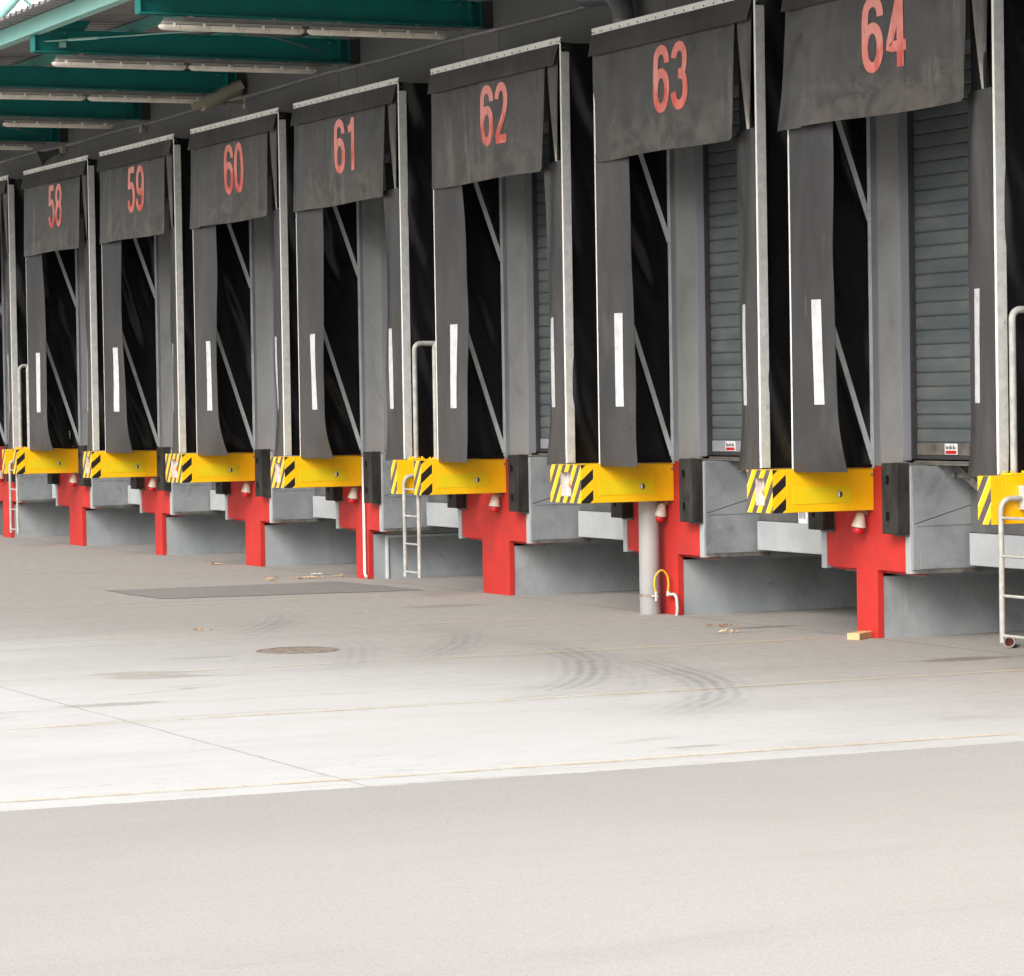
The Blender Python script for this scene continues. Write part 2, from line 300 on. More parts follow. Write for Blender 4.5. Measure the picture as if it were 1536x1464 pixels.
def line_mat():
    m, nt, b = nodes('worn_yellow_line'); g = G(nt)
    v = g.coord('Object', (1,1,1), rnd=False); n = g.noise(v, 6, 7, .75, .3); n2 = g.noise(v, .5, 4, .6)
    f = g.math('MULTIPLY', g.step(n, .28, .62), g.step(n2, .25, .55)); f = g.math('MULTIPLY', f, .5)
    tr = nt.nodes.new('ShaderNodeBsdfTransparent'); mx = nt.nodes.new('ShaderNodeMixShader'); out = nt.nodes['Material Output']
    b.inputs['Base Color'].default_value = (.70,.56,.28,1); b.inputs['Roughness'].default_value = .8
    g.l(f, mx.inputs[0]); g.l(tr.outputs[0], mx.inputs[1]); g.l(b.outputs[0], mx.inputs[2]); g.l(mx.outputs[0], out.inputs['Surface'])
    return m
M['line'] = line_mat()

# ---------------------------------------------------------------- mesh helpers
class MB:
    def __init__(s): s.v = []; s.f = []; s.mi = []; s.sm = []
    def add(s, vs, fs, mi=0, smooth=False):
        o = len(s.v); s.v += [tuple(p) for p in vs]
        for f in fs: s.f.append(tuple(i+o for i in f)); s.mi.append(mi); s.sm.append(smooth)
        return s
    def box(s, x0, x1, y0, y1, z0, z1, mi=0, bev=0.0):
        x0, x1 = min(x0,x1), max(x0,x1); y0, y1 = min(y0,y1), max(y0,y1); z0, z1 = min(z0,z1), max(z0,z1)
        if bev <= 0:
            vs = [(x,y,z) for z in (z0,z1) for y in (y0,y1) for x in (x0,x1)]
            return s.add(vs, [(0,2,3,1),(4,5,7,6),(0,1,5,4),(2,6,7,3),(0,4,6,2),(1,3,7,5)], mi)
        b = min(bev, (x1-x0)*.45, (y1-y0)*.45, (z1-z0)*.45)
        vs = []; idx = {}
        for i, (X, sx) in enumerate(((x0,1),(x1,-1))):
            for j, (Y, sy) in enumerate(((y0,1),(y1,-1))):
                for k, (Z, sz) in enumerate(((z0,1),(z1,-1))):
                    for a in range(3):
                        p = [X+sx*b, Y+sy*b, Z+sz*b]; p[a] = (X,Y,Z)[a]
                        idx[i,j,k,a] = len(vs); vs.append(tuple(p))
        fs = []
        for a in range(3):
            o = [q for q in range(3) if q != a]
            for e in (0,1):
                ring = []
                for (p, q) in ((0,0),(1,0),(1,1),(0,1)):
                    t = [0,0,0]; t[a] = e; t[o[0]] = p; t[o[1]] = q; ring.append(idx[t[0],t[1],t[2],a])
                fs.append(tuple(ring))
        for a in range(3):          # edges along axis a
            o = [q for q in range(3) if q != a]
            for p in (0,1):
                for q in (0,1):
                    t0 = [0,0,0]; t0[o[0]] = p; t0[o[1]] = q; t1 = list(t0); t1[a] = 1
                    fs.append((idx[(*t0,o[0])], idx[(*t1,o[0])], idx[(*t1,o[1])], idx[(*t0,o[1])]))
        for i in (0,1):
            for j in (0,1):
                for k in (0,1): fs.append((idx[i,j,k,0], idx[i,j,k,1], idx[i,j,k,2]))
        return s.add(vs, fs, mi)
    def grid(s, fn, nu, nv, th=None, mi=0):
        """fn(u,v)->point for u,v in 0..1; th = thickness vector (gives the sheet a back and rims)"""
        vs = [fn(i/nu, j/nv) for j in range(nv+1) for i in range(nu+1)]
        q = lambda i, j: j*(nu+1)+i
        fs = [(q(i,j), q(i+1,j), q(i+1,j+1), q(i,j+1)) for j in range(nv) for i in range(nu)]
        s.add(vs, fs, mi, True)
        if th:
            T = Vector(th); N = len(vs); vb = [tuple(Vector(p)+T) for p in vs]
            s.add(vb, [f[::-1] for f in fs], mi, True)
            rim = [q(i,0) for i in range(nu+1)] + [q(nu,j) for j in range(1,nv+1)] + [q(i,nv) for i in range(nu-1,-1,-1)] + [q(0,j) for j in range(nv-1,0,-1)]
            rv = [vs[i] for i in rim] + [vb[i] for i in rim]; n = len(rim)
            s.add(rv, [(i, i+n, (i+1)%n+n, (i+1)%n) for i in range(n)], mi)
        return s
    def tube(s, pts, r, n=10, mi=0, cap=True, r1=None):
        pts = [Vector(p) for p in pts]; L = len(pts); rings = []; prev = None
        for i, p in enumerate(pts):
            d = (pts[min(i+1,L-1)] - pts[max(i-1,0)]).normalized()
            if prev is None:
                a = Vector((0,0,1)) if abs(d.z) < .9 else Vector((1,0,0)); x = d.cross(a).normalized()
            else: x = (prev - d*prev.dot(d)).normalized()
            prev = x; y = d.cross(x); rr = r if r1 is None else r + (r1-r)*i/(L-1)
            rings.append([p + (x*math.cos(2*PI*k/n) + y*math.sin(2*PI*k/n))*rr for k in range(n)])
        vs = [v for R in rings for v in R]
        fs = [(i*n+k, i*n+(k+1)%n, (i+1)*n+(k+1)%n, (i+1)*n+k) for i in range(L-1) for k in range(n)]
        s.add(vs, fs, mi, True)
        if cap: s.add(rings[0], [tuple(range(n))[::-1]], mi); s.add(rings[-1], [tuple(range(n))], mi)
        return s
    def bar(s, a, b, w, t, up=(1,0,0), mi=0):
        """flat bar a->b, width w across, thickness t along `up`"""
        a, b = Vector(a), Vector(b); d = (b-a).normalized(); u = Vector(up); u = (u-d*u.dot(d)).normalized(); x = d.cross(u)
        vs = []
        for p in (a, b):
            for (i, j) in ((-1,-1),(1,-1),(1,1),(-1,1)): vs.append(p + x*(w/2*i) + u*(t/2*j))
        return s.add(vs, [(3,2,1,0),(4,5,6,7),(0,1,5,4),(1,2,6,5),(2,3,7,6),(3,0,4,7)], mi)
    def build(s, name, mats, parent=None, label=None):
        me = bpy.data.meshes.new(name); me.from_pydata(s.v, [], s.f)
        for m in (mats if isinstance(mats, (list, tuple)) else [mats]): me.materials.append(m)
        me.polygons.foreach_set('material_index', s.mi); me.polygons.foreach_set('use_smooth', s.sm)
        import bmesh
        bm = bmesh.new(); bm.from_mesh(me); bmesh.ops.recalc_face_normals(bm, faces=bm.faces[:]); bm.to_mesh(me); bm.free()
        me.update(); o = bpy.data.objects.new(name, me); C.objects.link(o)
        if parent: o.parent = parent
        if label: o['label'] = label
        return o
def arc(c, r, a0, a1, ax, ay, n=6):
    c = Vector(c); ax = Vector(ax); ay = Vector(ay)
    return [c + ax*(r*math.cos(a0+(a1-a0)*i/n)) + ay*(r*math.sin(a0+(a1-a0)*i/n)) for i in range(n+1)]
def thing(name, label, cat, loc=(0,0,0), group=None):
    o = bpy.data.objects.new(name, None); C.objects.link(o); o.location = loc; o.empty_display_size = .2
    o['label'] = label; o['category'] = cat
    if group: o['group'] = group
    return o
def tag(o, label, cat, group=None):
    o['label'] = label; o['category'] = cat
    if group: o['group'] = group
    return o
def struct(o): o['kind'] = 'structure'; return o
def place(o, loc): o.location = loc; return o

# ---------------------------------------------------------------- ground
struct(MB().add([(-500,-300,0),(400,-300,0),(400,200,0),(-500,200,0)], [(0,1,2,3)]).build('yard_concrete', M['concrete']))
# asphalt apron with a ragged edge along x = -14.48
mb = MB(); n = 700; vs = []; fs = []
for i in range(n+1):
    y = -13 + 13.6*i/n
    vs.append((-14.48 + .02*math.sin(y*.9) + .022*noise.noise((y*9,0,0)) + .014*noise.noise((y*37,3,0)), y, .004)); vs.append((-13.5, y, .004))
for i in range(n): fs.append((2*i, 2*i+1, 2*i+3, 2*i+2))
mb.add(vs, fs); mb.add([(-13.5,-13,.004),(400,-13,.004),(400,.6,.004),(-13.5,.6,.004)], [(0,1,2,3)])
mb.add([(-14.48,-300,.004),(400,-300,.004),(400,-13,.004),(-14.48,-13,.004)], [(0,1,2,3)])
struct(mb.build('asphalt_road', M['asphalt']))
ctr = [(-31.25,-2.9),(-29.55,-2.88),(-29.2,-.3),(-31.2,-.42)]; pv = []
for q in range(4):
    (ax_, ay_), (bx_, by_) = ctr[q], ctr[(q+1) % 4]
    for k in range(40):
        t_ = k/40; x_, y_ = ax_+(bx_-ax_)*t_, ay_+(by_-ay_)*t_
        pv.append((x_+.035*noise.noise((x_*3,y_*3,1))+.015*noise.noise((x_*14,y_*14,2)), y_+.035*noise.noise((x_*3,y_*3,5))+.015*noise.noise((x_*14,y_*14,7)), .004))
struct(MB().add(pv, [tuple(range(len(pv)))]).build('asphalt_patch', M['patch']))
for x, y1 in ((-14.83,-.2),(-18.17,-.6),(-21.42,-.35),(-24.75,-1.0),(-28.55,-1.0),(-31.95,-.8),(-35.1,-.8)):
    vs = []; fs = []; n = 60
    for i in range(n+1):
        y = -12.6 + (y1+12.6)*i/n; dx = .012*math.sin(y*1.3+x)
        vs += [(x-.03+dx, y, .006), (x+.03+dx, y, .006)]
    for i in range(n): fs.append((2*i, 2*i+1, 2*i+3, 2*i+2))
    struct(MB().add(vs, fs).build('parking_line', M['line']))

# ---------------------------------------------------------------- warehouse
wh = thing('warehouse', 'grey loading dock warehouse with red pillars and roller doors behind the shelters', 'warehouse', (-31,0,0))
def part(mb, name, mats, parent=wh, label=None):
    o = mb.build(name, mats)
    o.parent = parent
    # vertices are in world space: cancel the parents' offset
    off = Vector((0,0,0)); p = parent
    while p: off += p.location; p = p.parent
    o.location = -off
    if label: o['label'] = label
    return o
ZL = 4.30
mb = MB()
ks = NB
xe0, xe1 = -60.0, -14.0
for i, n in enumerate(ks):
    a = wr(n-1) if n-1 in W else W[n]-.8
    gp = .006
    # pier between bays and its upper panel
    mb.box(a+gp, W[n]-gp, 0, .30, ZL, 5.74, bev=.004)
    mb.box(wr(n)-0+0-SW-SX+gp if False else W[n]+gp, wr(n)-gp, 0, .30, ZL+.0, 5.74, bev=.004)
mb.box(xe0, W[57]-.8-.006, 0, .3, .0, 5.74); mb.box(wr(65)+.006, xe1, 0, .3, 0, 5.74)
mb.box(xe0, xe1, .31, .36, ZL, 5.74)
part(mb, 'upper_wall', M['wallgrey'])
for n in ks:
    a = wr(n-1)-.11 if n-1 in W else W[n]-.9
    part(MB().box(a, W[n]+.11, 0, .22, ZF-.03, ZL-.002), 'door_pier', M['jamb'])
part(MB().box(wr(65)-.11, wr(65)+.006, 0, .22, ZF-.03, ZL-.002), 'door_pier', M['jamb'])
for n in ks:
    mb = MB()   # steel strips edging the openings
    mb.box(W[n]+.002, W[n]+.105, -.004, 0, 1.30, ZL-.01); mb.box(W[n]+.112, W[n]+.125, .185, .255, ZF, ZL-.01)
    mb.box(W[n]+.002, wr(n)-.002, -.004, 0, ZL-.009, ZL+.05)
    mb.box(wr(n)-.105, wr(n)-.002, -.004, 0, 1.30, ZL-.01); mb.box(wr(n)-.125, wr(n)-.112, .185, .255, ZF, ZL-.01)
    part(mb, 'door_frame', M['jambsteel'])
# upper cladding above the canopy
mb = MB(); vs = []; fs = []; x = xe0; k = 0; prof = []
while x < xe1:
    prof += [(x,-.0),(x+.12,-.0),(x+.15,.035),(x+.27,.035)]; x += .3
for (px, py) in prof: vs += [(px, py-.01, 5.80), (px, py-.01, 10.2)]
for i in range(len(prof)-1): fs.append((2*i, 2*i+2, 2*i+3, 2*i+1))
mb.add(vs, fs); mb.box(xe0, xe1, .05, .3, 5.76, 10.2)
part(mb, 'wall_cladding', M['cladding'])
mb = MB().box(xe0, xe1, .36, 22, 10.22, 10.3).box(xe0, xe1, 21.8, 22, 0, 10.2).box(xe0, xe0+.2, .36, 21.8, 0, 10.2).box(xe1-.2, xe1, .36, 21.8, 0, 10.2)
part(mb, 'outer_shell', M['cladding'])
# red pillars
for n in ks:
    aL, aR, sL, sR = PILL[n]
    mb = MB()
    zb = .515
    # T-shaped pillar with slightly rounded lower arm corners
    r = .05
    prof = [(sL,0),(sR,0),(sR,zb),(aR,zb),(aR,ZF-.035),(aL,ZF-.035),(aL,zb+r*.7),(aL+r*.3,zb+r*.2),(aL+r,zb),(sL,zb)]
    m_ = len(prof); D_ = .05
    vs = [(x,0,z) for x,z in prof]+[(x,D_,z) for x,z in prof]
    fs = [tuple(range(m_)), tuple(range(m_,2*m_))[::-1]] + [(i,(i+1)%m_,(i+1)%m_+m_,i+m_) for i in range(m_)]
    mb.add(vs, fs)
    mb.box(sR+.002, aR+.06, .052, .16, .492, zb-.003); mb.box(aL+.04, sL-.002, .052, .16, .495, zb-.003)
    mb.box(aL+.01, aR-.01, .052, .16, zb+.002, ZF-.04)
    p = part(mb, 'pillar', M['red'])
    # steel angles closing the arm ends
    part(MB().box(aL-.08, aL-.002, -.006, .5, .50, ZF-.035), 'edge_angle', M['pitlight'])
    mb = MB().box(aR+.002, aR+.08, -.006, .03, .505, ZF-.035)
    part(mb, 'edge_angle', M['pitlight'])
    # painted fin wall reaching back under the dock
    part(MB().box(sL+.006, sR-.003, D_+.002, 3.3, 0, zb-.05), 'fin_wall', M['concgrey'])
    # slab between pier floor and arms
    part(MB().box(aL+.0, aR, .162, 3.3, zb-.04, ZF-.035), 'dock_slab', M['concgrey'])
part(MB().box(xe0, xe1, 3.3, 3.5, 0, ZF), 'recess_wall', M['concgrey'])
# roller doors
for n in ks:
    x0, x1 = W[n]+.135, wr(n)-.135
    d = place(thing('roller_door','',''), (0,0,0)); 
    bpy.data.objects.remove(d)
    mb = MB(); z = 1.47; vs = []; fs = []
    prof = []
    while z < ZL:
        prof += [(.302,z+.0),(.296,z+.010),(.294,z+.050),(.296,z+.088),(.302,z+.096),(.310,z+.100)]; z += .105
    for (py,pz) in prof: vs += [(x0+.015,py,pz),(x1-.015,py,pz)]
    for i in range(len(prof)-1): fs.append((2*i,2*i+1,2*i+3,2*i+2))
    mb.add(vs, fs); mb.box(x0+.01, x1-.01, .312, .33, 1.40, ZL)
    dr = part(mb, 'roller_door', M['shutter'])
    def sub(mb, name, mats): 
        o = mb.build(name, mats, dr); return o
    sub(MB().box(x0-.008, x0+.012, .255, .335, 1.345, ZL-.02), 'guide_rail', M['groove'])
    sub(MB().box(x1-.012, x1+.008, .255, .335, 1.345, ZL-.02), 'guide_rail', M['groove'])
    mb = MB().box(x0+.022, x1-.022, .285, .311, 1.375, 1.468, bev=.004)
    sub(mb, 'bottom_bar', M['jambsteel'] if n in (62,63) else M['darksteel'])
    mb = MB().box(x0+.022, x1-.022, .290, .311, 1.345, 1.374)
    sub(mb, 'bottom_seal', M['groove'])
    sx = x0 + .42 if n == 64 else x0 + .27
    mb = MB().box(sx, sx+.17, .280, .284, 1.383, 1.463)
    mb.box(sx+.012, sx+.158, .2785, .2795, 1.388, 1.412, 1)
    for q in range(7): mb.box(sx+.014+q*.0205, sx+.024+q*.0205, .2785, .2795, 1.420, 1.452 if q in (0,3,5) else 1.443, 2)
    for q in range(3): mb.box(sx+.018+q*.05, sx+.050+q*.05, .2782, .2784, 1.428, 1.433, 2)
    sub(mb, 'maker_label', [M['white'], M['redplastic'], M['ink']])
    if True:
        part(MB().box(x0+.01, x1-.01, .262, .284, 1.316, 1.334, bev=.003).box(x0+.01, x1-.01, .20, .259, 1.305, 1.318), 'sill_edge', M['darksteel'])

# ---------------------------------------------------------------- dock levellers under the doors
UNDER = {57:'at the left edge of the row', 58:'below number 58', 59:'below number 59', 60:'below number 60', 61:'below number 61', 62:'below number 62', 63:'below number 63', 64:'below number 64', 65:'beyond the last ladder'}
for n in ks:
    if n == 65: continue
    x0 = PILL[n][1] + .082; x1 = PILL[n+1][0] - .082
    t = thing('dock_leveller', 'grey steel dock leveller recess ' + UNDER[n], 'dock leveller', (x0,0,.52), 'dock levellers between the red pillars')
    mb = MB().box(x0, x0+.02, .002, .60, .535, 1.30)
    mb.box(x0+.02, x0+.026, .03, .5, .86, .864).box(x0+.02, x0+.024, .06, .5, .54, .70)
    # slanting fold on the plate
    mb.add([(x0+.021,.01,.87),(x0+.021,.5,1.0),(x0+.0225,.5,1.006),(x0+.0225,.01,.876)], [(0,1,2,3)], 1)
    part(mb, 'side_plate', [M['pit'], M['groove']], t)
    part(MB().box(x0+.02, x1, .50, .54, .80, 1.30), 'lip_panel', M['pitdark'], t)
    part(MB().box(x0+.06, x1, .46, .60, .555, .795, bev=.004), 'front_plate', M['pitlight'], t)
    part(MB().box(x0+.0, x0+.035, .03, .60, .505, .533), 'base_lip', M['darksteel'], t)
    part(MB().box(x0+.06, x1+.05, .602, 3.3, .53, .60), 'pit_floor', M['pitdark'], t)
    part(MB().box(x0+.022, x1, .30, .60, 1.302, 1.33), 'deck', M['darksteel'], t)
    part(MB().bar((x0+.10,.33,1.29), (x0+.42,.34,1.13), .06, .02, (0,1,0)).bar((x0+.30,.35,1.30), (x0+.40,.36,1.14), .03, .02, (0,1,0)).tube([(x0+.12,.285,1.225),(x0+.12,.34,1.225)], .022, 10).box(x0+.08, x0+.30, .31, .325, 1.21, 1.24), 'hydraulic_ram', M['darksteel'], t)
    if n == 63:
        mb = MB(); lx, lz = -23.25, .795
        mb.box(lx, lx+.15, .488, .494, lz, lz+.19)
        o_ = lambda a, b, c, d: mb.box(lx+a, lx+b, .4855, .487, lz+c, lz+d, 1)
        # B I T E
        o_(.018,.024,.04,.10); o_(.026,.040,.04,.047); o_(.026,.040,.066,.073); o_(.026,.040,.093,.10); o_(.041,.046,.046,.066); o_(.041,.046,.073,.094)
        o_(.054,.062,.04,.10)
        o_(.068,.092,.092,.10); o_(.077,.084,.04,.091)
        o_(.098,.105,.04,.10); o_(.106,.122,.04,.048); o_(.106,.120,.066,.073); o_(.106,.122,.092,.10)
        part(mb, 'label_plate', [M['white'], M['ink']], t)

# ---------------------------------------------------------------- rubber bumpers
def bumper(xa, xb, label):
    t = thing('rubber_bumper', label, 'bumper', ((xa+xb)/2,0,.80), 'black rubber bumpers on the red pillars')
    mb = MB(); y0 = -.115
    mb.box(xa, xb, y0, -.012, .80, 1.325, bev=.004)
    for z in (.93, 1.20):
        xm = xa+(xb-xa)*.38
        mb.tube([(xm,y0-.0035,z-.012),(xm,y0+.004,z-.012)], .024, 14, 1).tube([(xm,y0-.004,z+.012),(xm,y0+.004,z+.012)], .024, 14, 1)
    part(mb, 'block', [M['rubber'], M['hole']], t)
    part(MB().box(xb+.0005, xb+.005, -.11, -.012, .803, 1.322) if False else MB().box(xa+.01, xb-.005, -.012, -.001, .78, 1.33), 'back_plate', M['darksteel'], t)
for n in ks:
    aL, aR, _, _ = PILL[n]
    bumper(aR-.15, aR+.075, 'black rubber bumper block on the right arm of the red pillar ' + ('at the left edge' if n == 57 else 'beyond the right edge' if n == 65 else 'left of door %d' % n))
    bumper(aL-.095, aL+.13, 'black rubber bumper block on the left arm of the red pillar ' + ('at the left edge' if n == 57 else 'beyond the right edge' if n == 65 else 'left of door %d' % n))

# ---------------------------------------------------------------- yellow guard boxes
BZ0, BZ1 = .965, 1.285
def guard(xa, xb, label, hole=True, name='guard_box', side_details=True):
    t = thing(name, label, 'guard box', (xb,0,BZ0), 'yellow guard boxes under the shelter posts')
    yf = -.87; ys = -.757
    b = MB(); b.box(xa, xb, ys, -.001, BZ0, BZ1, bev=.004)
    body = part(b, 'body', M['yellow'], t)
    f = MB(); w = xb-xa; side = M['stripe_side']
    # front face (with an opening where the lamp sits), back face shared with the body
    if hole:
        hx0, hx1, hz0, hz1 = xa+w*.34, xa+w*.68, BZ0+.055, BZ1-.062
        for (p, q, r, s_) in ((xa,hx0,BZ0,BZ1),(hx1,xb,BZ0,BZ1),(hx0,hx1,BZ0,hz0),(hx0,hx1,hz1,BZ1)):
            f.add([(p,yf,r),(q,yf,r),(q,yf,s_),(p,yf,s_)], [(0,1,2,3)], 0)
        f.add([(hx0,yf,hz0),(hx1,yf,hz0),(hx1,yf,hz1),(hx0,yf,hz1),(hx0,yf+.06,hz0),(hx1,yf+.06,hz0),(hx1,yf+.06,hz1),(hx0,yf+.06,hz1)], [(0,1,5,4),(1,2,6,5),(2,3,7,6),(3,0,4,7)], 3)
    else: f.add([(xa,yf,BZ0),(xb,yf,BZ0),(xb,yf,BZ1),(xa,yf,BZ1)], [(0,1,2,3)], 0)
    f.add([(xb,yf,BZ0),(xb,ys,BZ0),(xb,ys,BZ1),(xb,yf,BZ1)], [(0,1,2,3)], 1 if side_details else 2)
    f.add([(xa,yf,BZ0),(xa,ys,BZ0),(xa,ys,BZ1),(xa,yf,BZ1)], [(0,1,2,3)], 2)
    f.add([(xa,yf,BZ1),(xb,yf,BZ1),(xb,ys,BZ1),(xa,ys,BZ1)], [(0,1,2,3)], 2)
    f.add([(xa,yf,BZ0),(xb,yf,BZ0),(xb,ys,BZ0),(xa,ys,BZ0)], [(0,1,2,3)], 2)
    part(f, 'striped_end', [M['stripe_front'], side, M['yellow'], M['fluff']], t)
    if hole:
        l = MB().box(hx0+.002, hx1-.002, yf+.052, yf+.060, hz0+.002, hz1-.002)
        lp = part(l, 'lamp_recess', M['fluff'], t)
        mb = MB(); n_ = 14; cxx, czz = hx0+(hx1-hx0)*.72, (hz0+hz1)/2; R_ = .034
        vs = []; fs = []
        for i in range(5):
            a = PI/2*i/4
            for k in range(n_): vs.append((cxx+R_*math.cos(a)*math.cos(2*PI*k/n_)*.8, yf+.052-.050*math.sin(a), czz+R_*math.cos(a)*math.sin(2*PI*k/n_)*1.25))
        for i in range(4):
            for k in range(n_): fs.append((i*n_+k, i*n_+(k+1)%n_, (i+1)*n_+(k+1)%n_, (i+1)*n_+k))
        mb.add(vs, fs, 0, True)
        o = mb.build('marker_lamp', M['orange'], lp)
    if side_details:
        mb = MB().box(xb+.0005, xb+.0035, -.70, -.19, BZ0+.062, BZ0+.19)
        part(mb, 'cover_plate', M['lemon'], t)
        mb = MB(); yc, zc = -.30, BZ0+.128
        mb.tube([(xb+.004,yc,zc),(xb+.0055,yc,zc)], .024, 20, 0)
        vs = [(xb+.006, yc + .021*math.cos(a), zc + .021*math.sin(a)) for a in [PI/2 + PI*i/10 for i in range(11)]]
        mb.add(vs, [tuple(range(11))], 1)
        part(mb, 'drain_hole', [M['groove'], M['white']], t)
        mb = MB().tube([(xb+.0,-.015,BZ1-.05),(xb+.006,-.015,BZ1-.05)], .012, 10)
        part(mb, 'bolt', M['iron'], t)
    return t
guard(-21.628,-21.233, 'yellow guard box with striped end and orange lamp, between shelters 63 and 64')
guard(-25.103,-24.503, 'yellow guard box with striped end and orange lamp, between shelters 62 and 63')
guard(-31.922,-31.515, 'yellow guard box with striped end and orange lamp, between shelters 60 and 61')
guard(-35.352,-34.768, 'yellow guard box with striped end and orange lamp, between shelters 59 and 60')
guard(-38.52,-38.161, 'yellow guard box with striped end and a slot, between shelters 58 and 59')
for (a, b, c, d, lo, hi) in ((-18.441,-18.281,-17.80,-17.64,64,65), (-28.651,-28.5,-28.088,-27.923,61,62), (-42.13,-41.99,-41.61,-41.449,57,58)):
    where = {64:'at the right edge of the photo', 61:'between shelters 61 and 62', 57:'between the leftmost shelter and shelter 58'}[lo]
    guard(a, b, 'narrow yellow guard box left of the ladder ' + where, hole=False, side_details=False)
    guard(c, d, 'yellow guard box right of the ladder ' + where, hole=False)

# ---------------------------------------------------------------- ladders and handrails
def ladder(xl, xr, where):
    t = thing('ladder', 'galvanised steel access ladder ' + where, 'ladder', ((xl+xr)/2,-.815,.2), 'dock ladders')
    for x in (xl, xr):
        pts = [(x,-.815,.185),(x,-.815,.7),(x,-.815,1.05)] + arc((x,-.74,1.06), .075, PI, PI/2, (0,1,0), (0,0,1), 6)[1:] + [(x,-.70,1.135),(x,-.63,1.137)]
        mb = MB().tube(pts, .0185, 12)
        part(mb, 'stile', M['pipegalv'], t)
        mb = MB().box(x-.030, x+.030, -.655, -.625, 1.06, 1.22)
        part(mb, 'bracket', M['galv'], t)
    for z in (.232,.496,.758,1.01):
        part(MB().tube([(xl,-.815,z),(xr,-.815,z)], .0105, 10), 'rung', M['pipegalv'], t)
ladder(-28.465,-28.120, 'hanging between the yellow guard boxes of shelters 61 and 62')
ladder(-41.965,-41.635, 'hanging right of the leftmost shelter, beside shelter 58')
ladder(-18.248,-17.83, 'standing at the right edge of the photo beyond shelter 64')
def handrail(x, label, yy=-.635):
    t = thing('handrail', label, 'handrail', (x,yy,1.29), 'handrail loops above the ladders')
    r = .06; zt = 2.385
    pts = [(x,yy,1.29),(x,yy,1.9),(x,yy,zt-r)] + arc((x,yy+r,zt-r), r, PI, PI/2, (0,1,0), (0,0,1), 5)[1:] + [(x,-.13-r,zt)] + arc((x,-.13-r,zt-r), r, PI/2, 0, (0,1,0), (0,0,1), 5)[1:] + [(x,-.13,1.29)]
    part(MB().tube(pts, .0235, 12), 'rail', M['pipegalv'], t)
    for y in (yy, -.13):
        mb = MB().box(x-.065, x+.055, y-.065, y+.065, 1.286, 1.300, bev=.003)
        for (a, b) in ((-.045,-.045),(.038,-.045),(-.045,.045),(.038,.045)): mb.tube([(x+a,y+b,1.298),(x+a,y+b,1.315)], .010, 6)
        part(mb, 'foot_plate', M['yellow'], t)
handrail(-28.583, 'galvanised handrail loop left of the ladder between shelters 61 and 62')
handrail(-28.012, 'galvanised handrail loop right of the ladder between shelters 61 and 62', -.672)
handrail(-42.06, 'galvanised handrail loop left of the ladder beside shelter 58')
handrail(-41.53, 'galvanised handrail loop right of the ladder beside shelter 58, by its post', -.672)
handrail(-18.362, 'galvanised handrail loop at the right edge of the photo beyond shelter 64')
handrail(-17.72, 'galvanised handrail loop right of the last ladder, beyond the frame', -.672)

# ---------------------------------------------------------------- digits
def bez(pts, n=10):
    out = []
    for i in range(0, len(pts)-1, 3):
        a, b, c, d = [Vector(p) for p in pts[i:i+4]]
        for k in range(n):
            t = k/n; out.append(a*(1-t)**3 + b*3*t*(1-t)**2 + c*3*t*t*(1-t) + d*t**3)
    out.append(Vector(pts[-1])); return out
def ell(cx, cy, rx, ry, a0, a1, n=28, p=2.15):
    o = []
    for i in range(n+1):
        a = math.radians(a0 + (a1-a0)*i/n); c, s = math.cos(a), math.sin(a)
        o.append(Vector((cx + rx*math.copysign(abs(c)**(2/p), c), cy + ry*math.copysign(abs(s)**(2/p), s))))
    return o
def digit(d):
    if d == '0': return [(ell(.5,.5,.5,.5,0,360,48), True)]
    if d == '6': return [(ell(.5,.30,.5,.30,0,360,40), True), ([Vector((0,.30)), Vector((0,.5)), Vector((0,.70))] + ell(.5,.76,.5,.24,165,0,22)[1:] , False)]
    if d == '9': return [([Vector((1-p.x, 1-p.y)) for p in s], c) for s, c in digit('6')]
    if d == '8': return [(ell(.5,.27,.5,.27,0,360,40), True), (ell(.5,.765,.45,.235,0,360,40), True)]
    if d == '3': return [(ell(.48,.76,.47,.24,170,-62,26)+[Vector((.40,.53))], False), ([Vector((.40,.53))]+ell(.5,.27,.5,.27,62,-172,30), False)]
    if d == '2': return [(ell(.5,.73,.5,.27,172,-20,26) + [Vector((.80,.46)), Vector((.30,.20)), Vector((.03,.02))], False), ([Vector((-.10,0)), Vector((1.1,0))], False)]
    if d == '5': return [([Vector((1.02,1)), Vector((.14,1)), Vector((.05,.52))], False), (ell(.5,.31,.5,.31,128,-168,30), False)]
    if d == '1': return [([Vector((.72,1.06)), Vector((.72,-.06))], False), ([Vector((.68,.99)), Vector((.50,.86)), Vector((.12,.82))], False)]
    if d == '4': return [([Vector((.72,1.04)), Vector((.02,.26)), Vector((1.12,.26))], False), ([Vector((.74,1.0)), Vector((.74,-.06))], False)]
    if d == '7': return [([Vector((-.08,1)), Vector((1.0,1)), Vector((.62,.55)), Vector((.38,-.06))], False)]
def resample(pts, step=.05):
    out = [pts[0]]
    for a, b in zip(pts, pts[1:]):
        L = (b-a).length; k = max(1, int(L/step))
        for i in range(1, k+1): out.append(a+(b-a)*(i/k))
    return out
